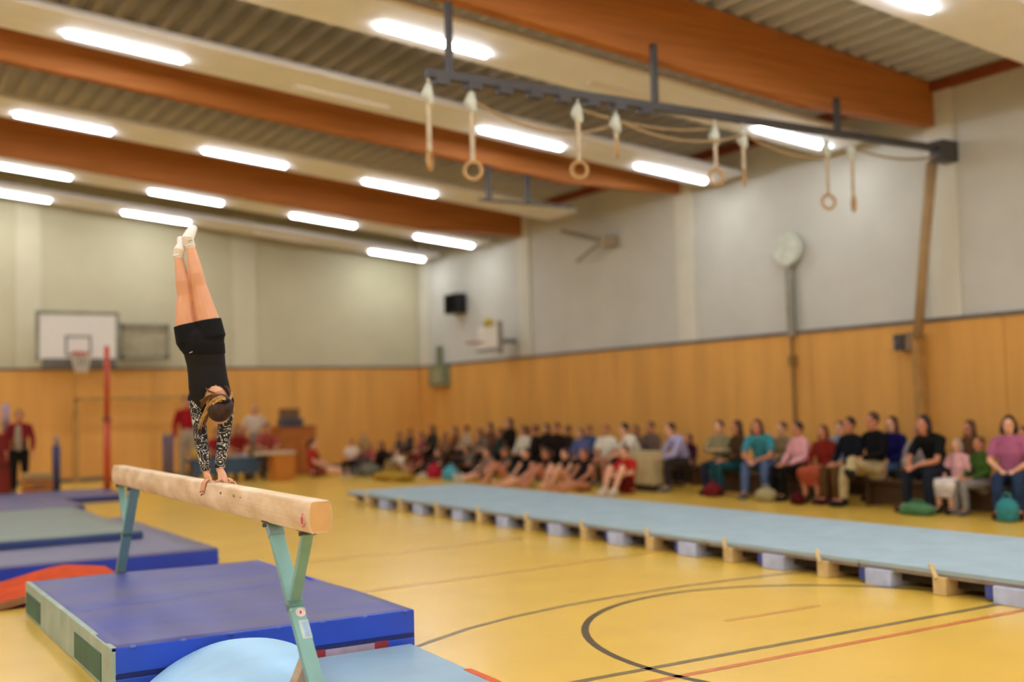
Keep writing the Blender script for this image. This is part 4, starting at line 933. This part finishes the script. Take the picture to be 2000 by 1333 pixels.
# sitting on the floor in front of the track
G2 = 'children and gymnasts sitting on the floor'
FL = [
 (1219, 885, 12.3, 'knees', '#5a3622', 'short', '#b5281c', 'short', '#6a1c16', 'short', 'child in bright red on the floor below the white shirts', 200),
 (1140, 888, 12.2, 'legs', '#6a4428', 'pony', '#1f1a1a', 'none', '#1f1a1a', 'brief', 'bare legged gymnast in black leotard nearest to the red child', 190),
 (1103, 888, 12.4, 'knees', '#4a2e1e', 'pony', '#241c1a', 'none', '#241c1a', 'brief', 'bare legged gymnast in black leotard hugging knees, right of two', 185),
 (1066, 888, 12.3, 'knees', '#5a3824', 'pony', '#2a1f1c', 'none', '#2a1f1c', 'brief', 'bare legged gymnast in black leotard hugging knees, left of two', 175),
 (1026, 886, 12.1, 'legs', '#4a3020', 'pony', '#181514', 'none', '#181514', 'brief', 'bare legged gymnast in black leotard below the white blouse', 195),
 (986, 884, 12.3, 'knees', '#6a462c', 'pony', '#2c4038', 'none', '#2c2624', 'brief', 'gymnast in dark green leotard on the floor, knees drawn up', 170),
 (950, 884, 12.4, 'legs', '#5a3a26', 'pony', '#8a6a5c', 'short', '#3a2c26', 'short', 'child in dusty rose top with legs stretched out on the floor', 185),
 (912, 880, 12.6, 'knees', '#3c281c', 'bob', '#6e665e', 'short', '#26221e', 'long', 'child in grey top hugging knees on the floor near the aqua bag', 180),
 (855, 884, 12.5, 'knees', '#4a3020', 'pony', '#5c4438', 'short', '#33282a', 'long', 'child in brown top on the floor near the red bag', 190),
 (815, 880, 12.4, 'legs', '#4a2e20', 'pony', '#6a2c24', 'short', '#33221c', 'short', 'child in brick red top with legs stretched on the floor', 200),
 (776, 884, 11.7, 'knees', '#4a2c1c', 'bob', '#e0d0bc', 'short', '#8a7040', 'long', 'dark haired child in white t-shirt behind the ochre cushion', 200),
 (719, 876, 12.0, 'knees', '#6a4a30', 'bob', '#b04c50', 'short', '#4c4440', 'long', 'child in coral pink top left of the ochre cushion', 215),
 (710, 852, 12.8, 'sit', '#b8935c', 'bob', '#a88a5c', 'long', '#4a3a2a', 'long', 'blond person in sand coloured top behind the coral pink child', 215),
 (686, 866, 11.0, 'sit', '#8a6844', 'short', '#d8c4ae', 'short', '#1f1816', 'long', 'person in white t-shirt and black trousers sitting apart, right of the cabinet', 225),
 (613, 868, 10.3, 'legs', '#5a3a24', 'pony', '#a82c20', 'short', '#7a3a24', 'short', 'person in red sitting on the floor with legs stretched, beside the cabinet', 320),
 (744, 872, 12.6, 'knees', '#33221a', 'bob', '#2c1f1a', 'long', '#241a16', 'long', 'child in nearly black clothes left of the white t-shirt child', 205),
]
for i, q in enumerate(FL):
    px, py, X, pose, hc_, hs_, top, sl, bot, kb, lab, fd = q
    person(onx(px, py, X), fd, pose, hc_, hs_, top, sl, bot, kb, lab, G2, SKIN2 if i % 2 else SKIN, None if 'gymnast' in lab else '#d0c4b4', .6, 1.2)
# people at the back wall
for px, py, Y, pose, hc_, hs_, top, sl, bot, kb, lab, fd, sh in (
 (38, 815, 25.6, 'stand', '#5a3620', 'short', '#7f2426', 'long', '#1d1a17', 'long', 'person standing in red jacket over white shirt, left edge of the picture', 265, '#22201e'),
 (366, 782, 26.9, 'stand', '#2c1a12', 'short', '#93191e', 'long', '#a59278', 'long', 'person standing in crimson top behind the left arm of the gymnast', 250, '#3a3430'),
 (497, 802, 27.6, 'stand', '#b0906c', 'short', '#cdb8a0', 'short', '#8f7f6a', 'long', 'person standing in cream white top behind the judges table', 250, '#3a3430'),
 (522, 838, 26.75, 'desk', '#3f2318', 'short', '#a84c40', 'short', '#4a3a34', 'long', 'dark haired person in salmon red top bending to the papers', 262, '#3a3430'),
 (466, 842, 26.9, 'desk', '#5a3a26', 'bob', '#8f2a20', 'short', '#d0c0b0', 'long', 'person in brick red top at the right half of the judges table', 262, '#3a3430'),
 (425, 848, 26.9, 'desk', '#4c2c1c', 'pony', '#a02a2c', 'short', '#4a3a34', 'long', 'person in scarlet top at the table, seen between the arms of the gymnast', 265, '#3a3430'),
):
    o = person(ony(px, py, Y), fd, pose, hc_, hs_, top, sl, bot, kb, lab, 'people by the back wall', SKIN2, sh, .8, 1.2)
    if 'jacket' in lab:
        for dy in (0,): MB().tube([(.125, -.03, 1.36), (.16, -.03, 1.15), (.135, -.02, .96)], [.05, .07, .07], 10, side=(0, 1, 0), flat=.35, rnd=True).build('shirt_front', cloth('#a08c70'), o, smooth=True)
# benches under the spectators
M_bn = mat('shade darkened bench wood', '#4a3420', .5, .3, .1, 3, stretch=(3, .3, 3))  # wood darkened to carry the shade below the seats in its colour
def bench(X, Ya, Yb, lab):
    e = empty('gym_bench', (X, (Ya + Yb) / 2, 0), lab, 'bench', 'benches under the spectators'); h = (Yb - Ya) / 2
    box('seat', M_bn, e, -.14, .14, -h, h, .345, .385, .008); box('rail', M_bn, e, -.03, .03, -h + .3, h - .3, .03, .33)  # rail is a board added to darken the space under the seat
    for s in (-1, 0, 1): box('leg', M_bn, e, -.16, .16, s * (h - .3) - .03, s * (h - .3) + .03, 0, .345, .006)
for i, (a, b) in enumerate(((8.6, 12.0), (12.15, 15.5), (16.4, 19.9), (20.0, 23.5), (23.6, 27.1))):
    bench(13.52, a, b, 'wooden bench in the front row, ' + ('under the green jumper and black t-shirt', 'under the pink shirt and teal top', 'under the white shirts and the lavender shirt', 'under the black jackets', 'under the spectators nearest the far corner')[i])
    bench(14.4, a, b, 'wooden bench against the wall, ' + ('behind the black sweater', 'behind the pink shirt', 'behind the white shirts', 'behind the black jackets', 'nearest the far corner')[i])
for nm_, px, py, X, lab in (('a', 686, 866, 11.0, 'plain dark stool under the person in white t-shirt'), ('b', 710, 852, 12.8, 'plain dark stool under the blond person')):
    p = onx(px, py, X); fa = math.radians(225 if nm_ == 'a' else 215)
    e = empty('stool', (p.x - .05 * math.cos(fa), p.y - .05 * math.sin(fa), 0), lab, 'stool', None, None, fa)
    box('seat', M_dark, e, -.17, .17, -.17, .17, .32, .36, .008)
    for sx in (-1, 1):
        for sy in (-1, 1): box('leg', M_dark, e, sx * .14 - .02, sx * .14 + .02, sy * .14 - .02, sy * .14 + .02, 0, .32)
# cupboard, bags, cushion
cb = onz(1262, 944, 0)
e = empty('low_cupboard', (13.0, onx(1262, 920, 13.0).y, 0), 'low cream cupboard standing between the white shirts and the plum top', 'cupboard', rz=0)
box('body', mat('cream cupboard', '#b8a678', .6), e, -.2, .2, -.42, .42, .12, .72, .01)
for s in (-1, 1): box('door', mat('cream door', '#c0ae80', .6), e, -.215, -.2, s * .21 - .195, s * .21 + .195, .15, .69, .006)
box('base', mat('dark base2', '#2f2414', .7), e, -.17, .18, -.4, .4, 0, .12)
def bag(px, py, z, X, col, lab, r=(.2, .26, .17), nm='bag', cat='bag'):
    p = onx(px, py, X); e = empty(nm, (X, p.y, 0), lab, cat)
    mb = MB(); mb.ell((0, 0, r[2] * .95), r, None, 16, 10); mb.box(-r[0] * .75, r[0] * .75, -r[1] * .75, r[1] * .75, 0.005, r[2] * 1.1)
    link('body', remesh(mb, .02, 6), cloth(col), e, True)
    MB().tube([(0, -r[1] * .45, r[2] * 1.7), (0, -r[1] * .25, r[2] * 2.25), (0, r[1] * .25, r[2] * 2.25), (0, r[1] * .45, r[2] * 1.7)], .014, 6).build('handle', cloth(col), e, smooth=True)
bag(1496, 962, 0, 12.85, '#a3946a', 'cream bag on the floor at the feet of the teal top', (.16, .21, .11))
bag(1392, 958, 0, 12.9, '#6d1f24', 'dark red bag on the floor at the left end of the nearest group', (.16, .18, .12))
bag(1792, 1004, 0, 12.75, '#4f7a52', 'flat green bag on the floor under the black t-shirt', (.14, .3, .09))
bag(1968, 1000, 0, 12.85, '#3a8386', 'teal bag on the floor at the right edge', (.13, .15, .16))
bag(1558, 978, 0, 12.75, '#4a0f12', 'small maroon bag at the feet of the pink shirt', (.1, .13, .1))
bag(848, 922, 0, 12.0, '#b02638', 'bright red bag on the floor beyond the track', (.16, .2, .17))
bag(880, 928, 0, 11.9, '#55a0ac', 'aqua bag on the floor beyond the track, beside the red bag', (.16, .26, .16))
bag(722, 915, 0, 11.3, '#6d6a5a', 'grey bag on the floor left of the ochre cushion', (.25, .4, .16))
bag(768, 932, 0, 11.0, '#a8842c', 'low ochre cushion on the floor beyond the far end of the track', (.35, .75, .11), 'cushion', 'cushion')
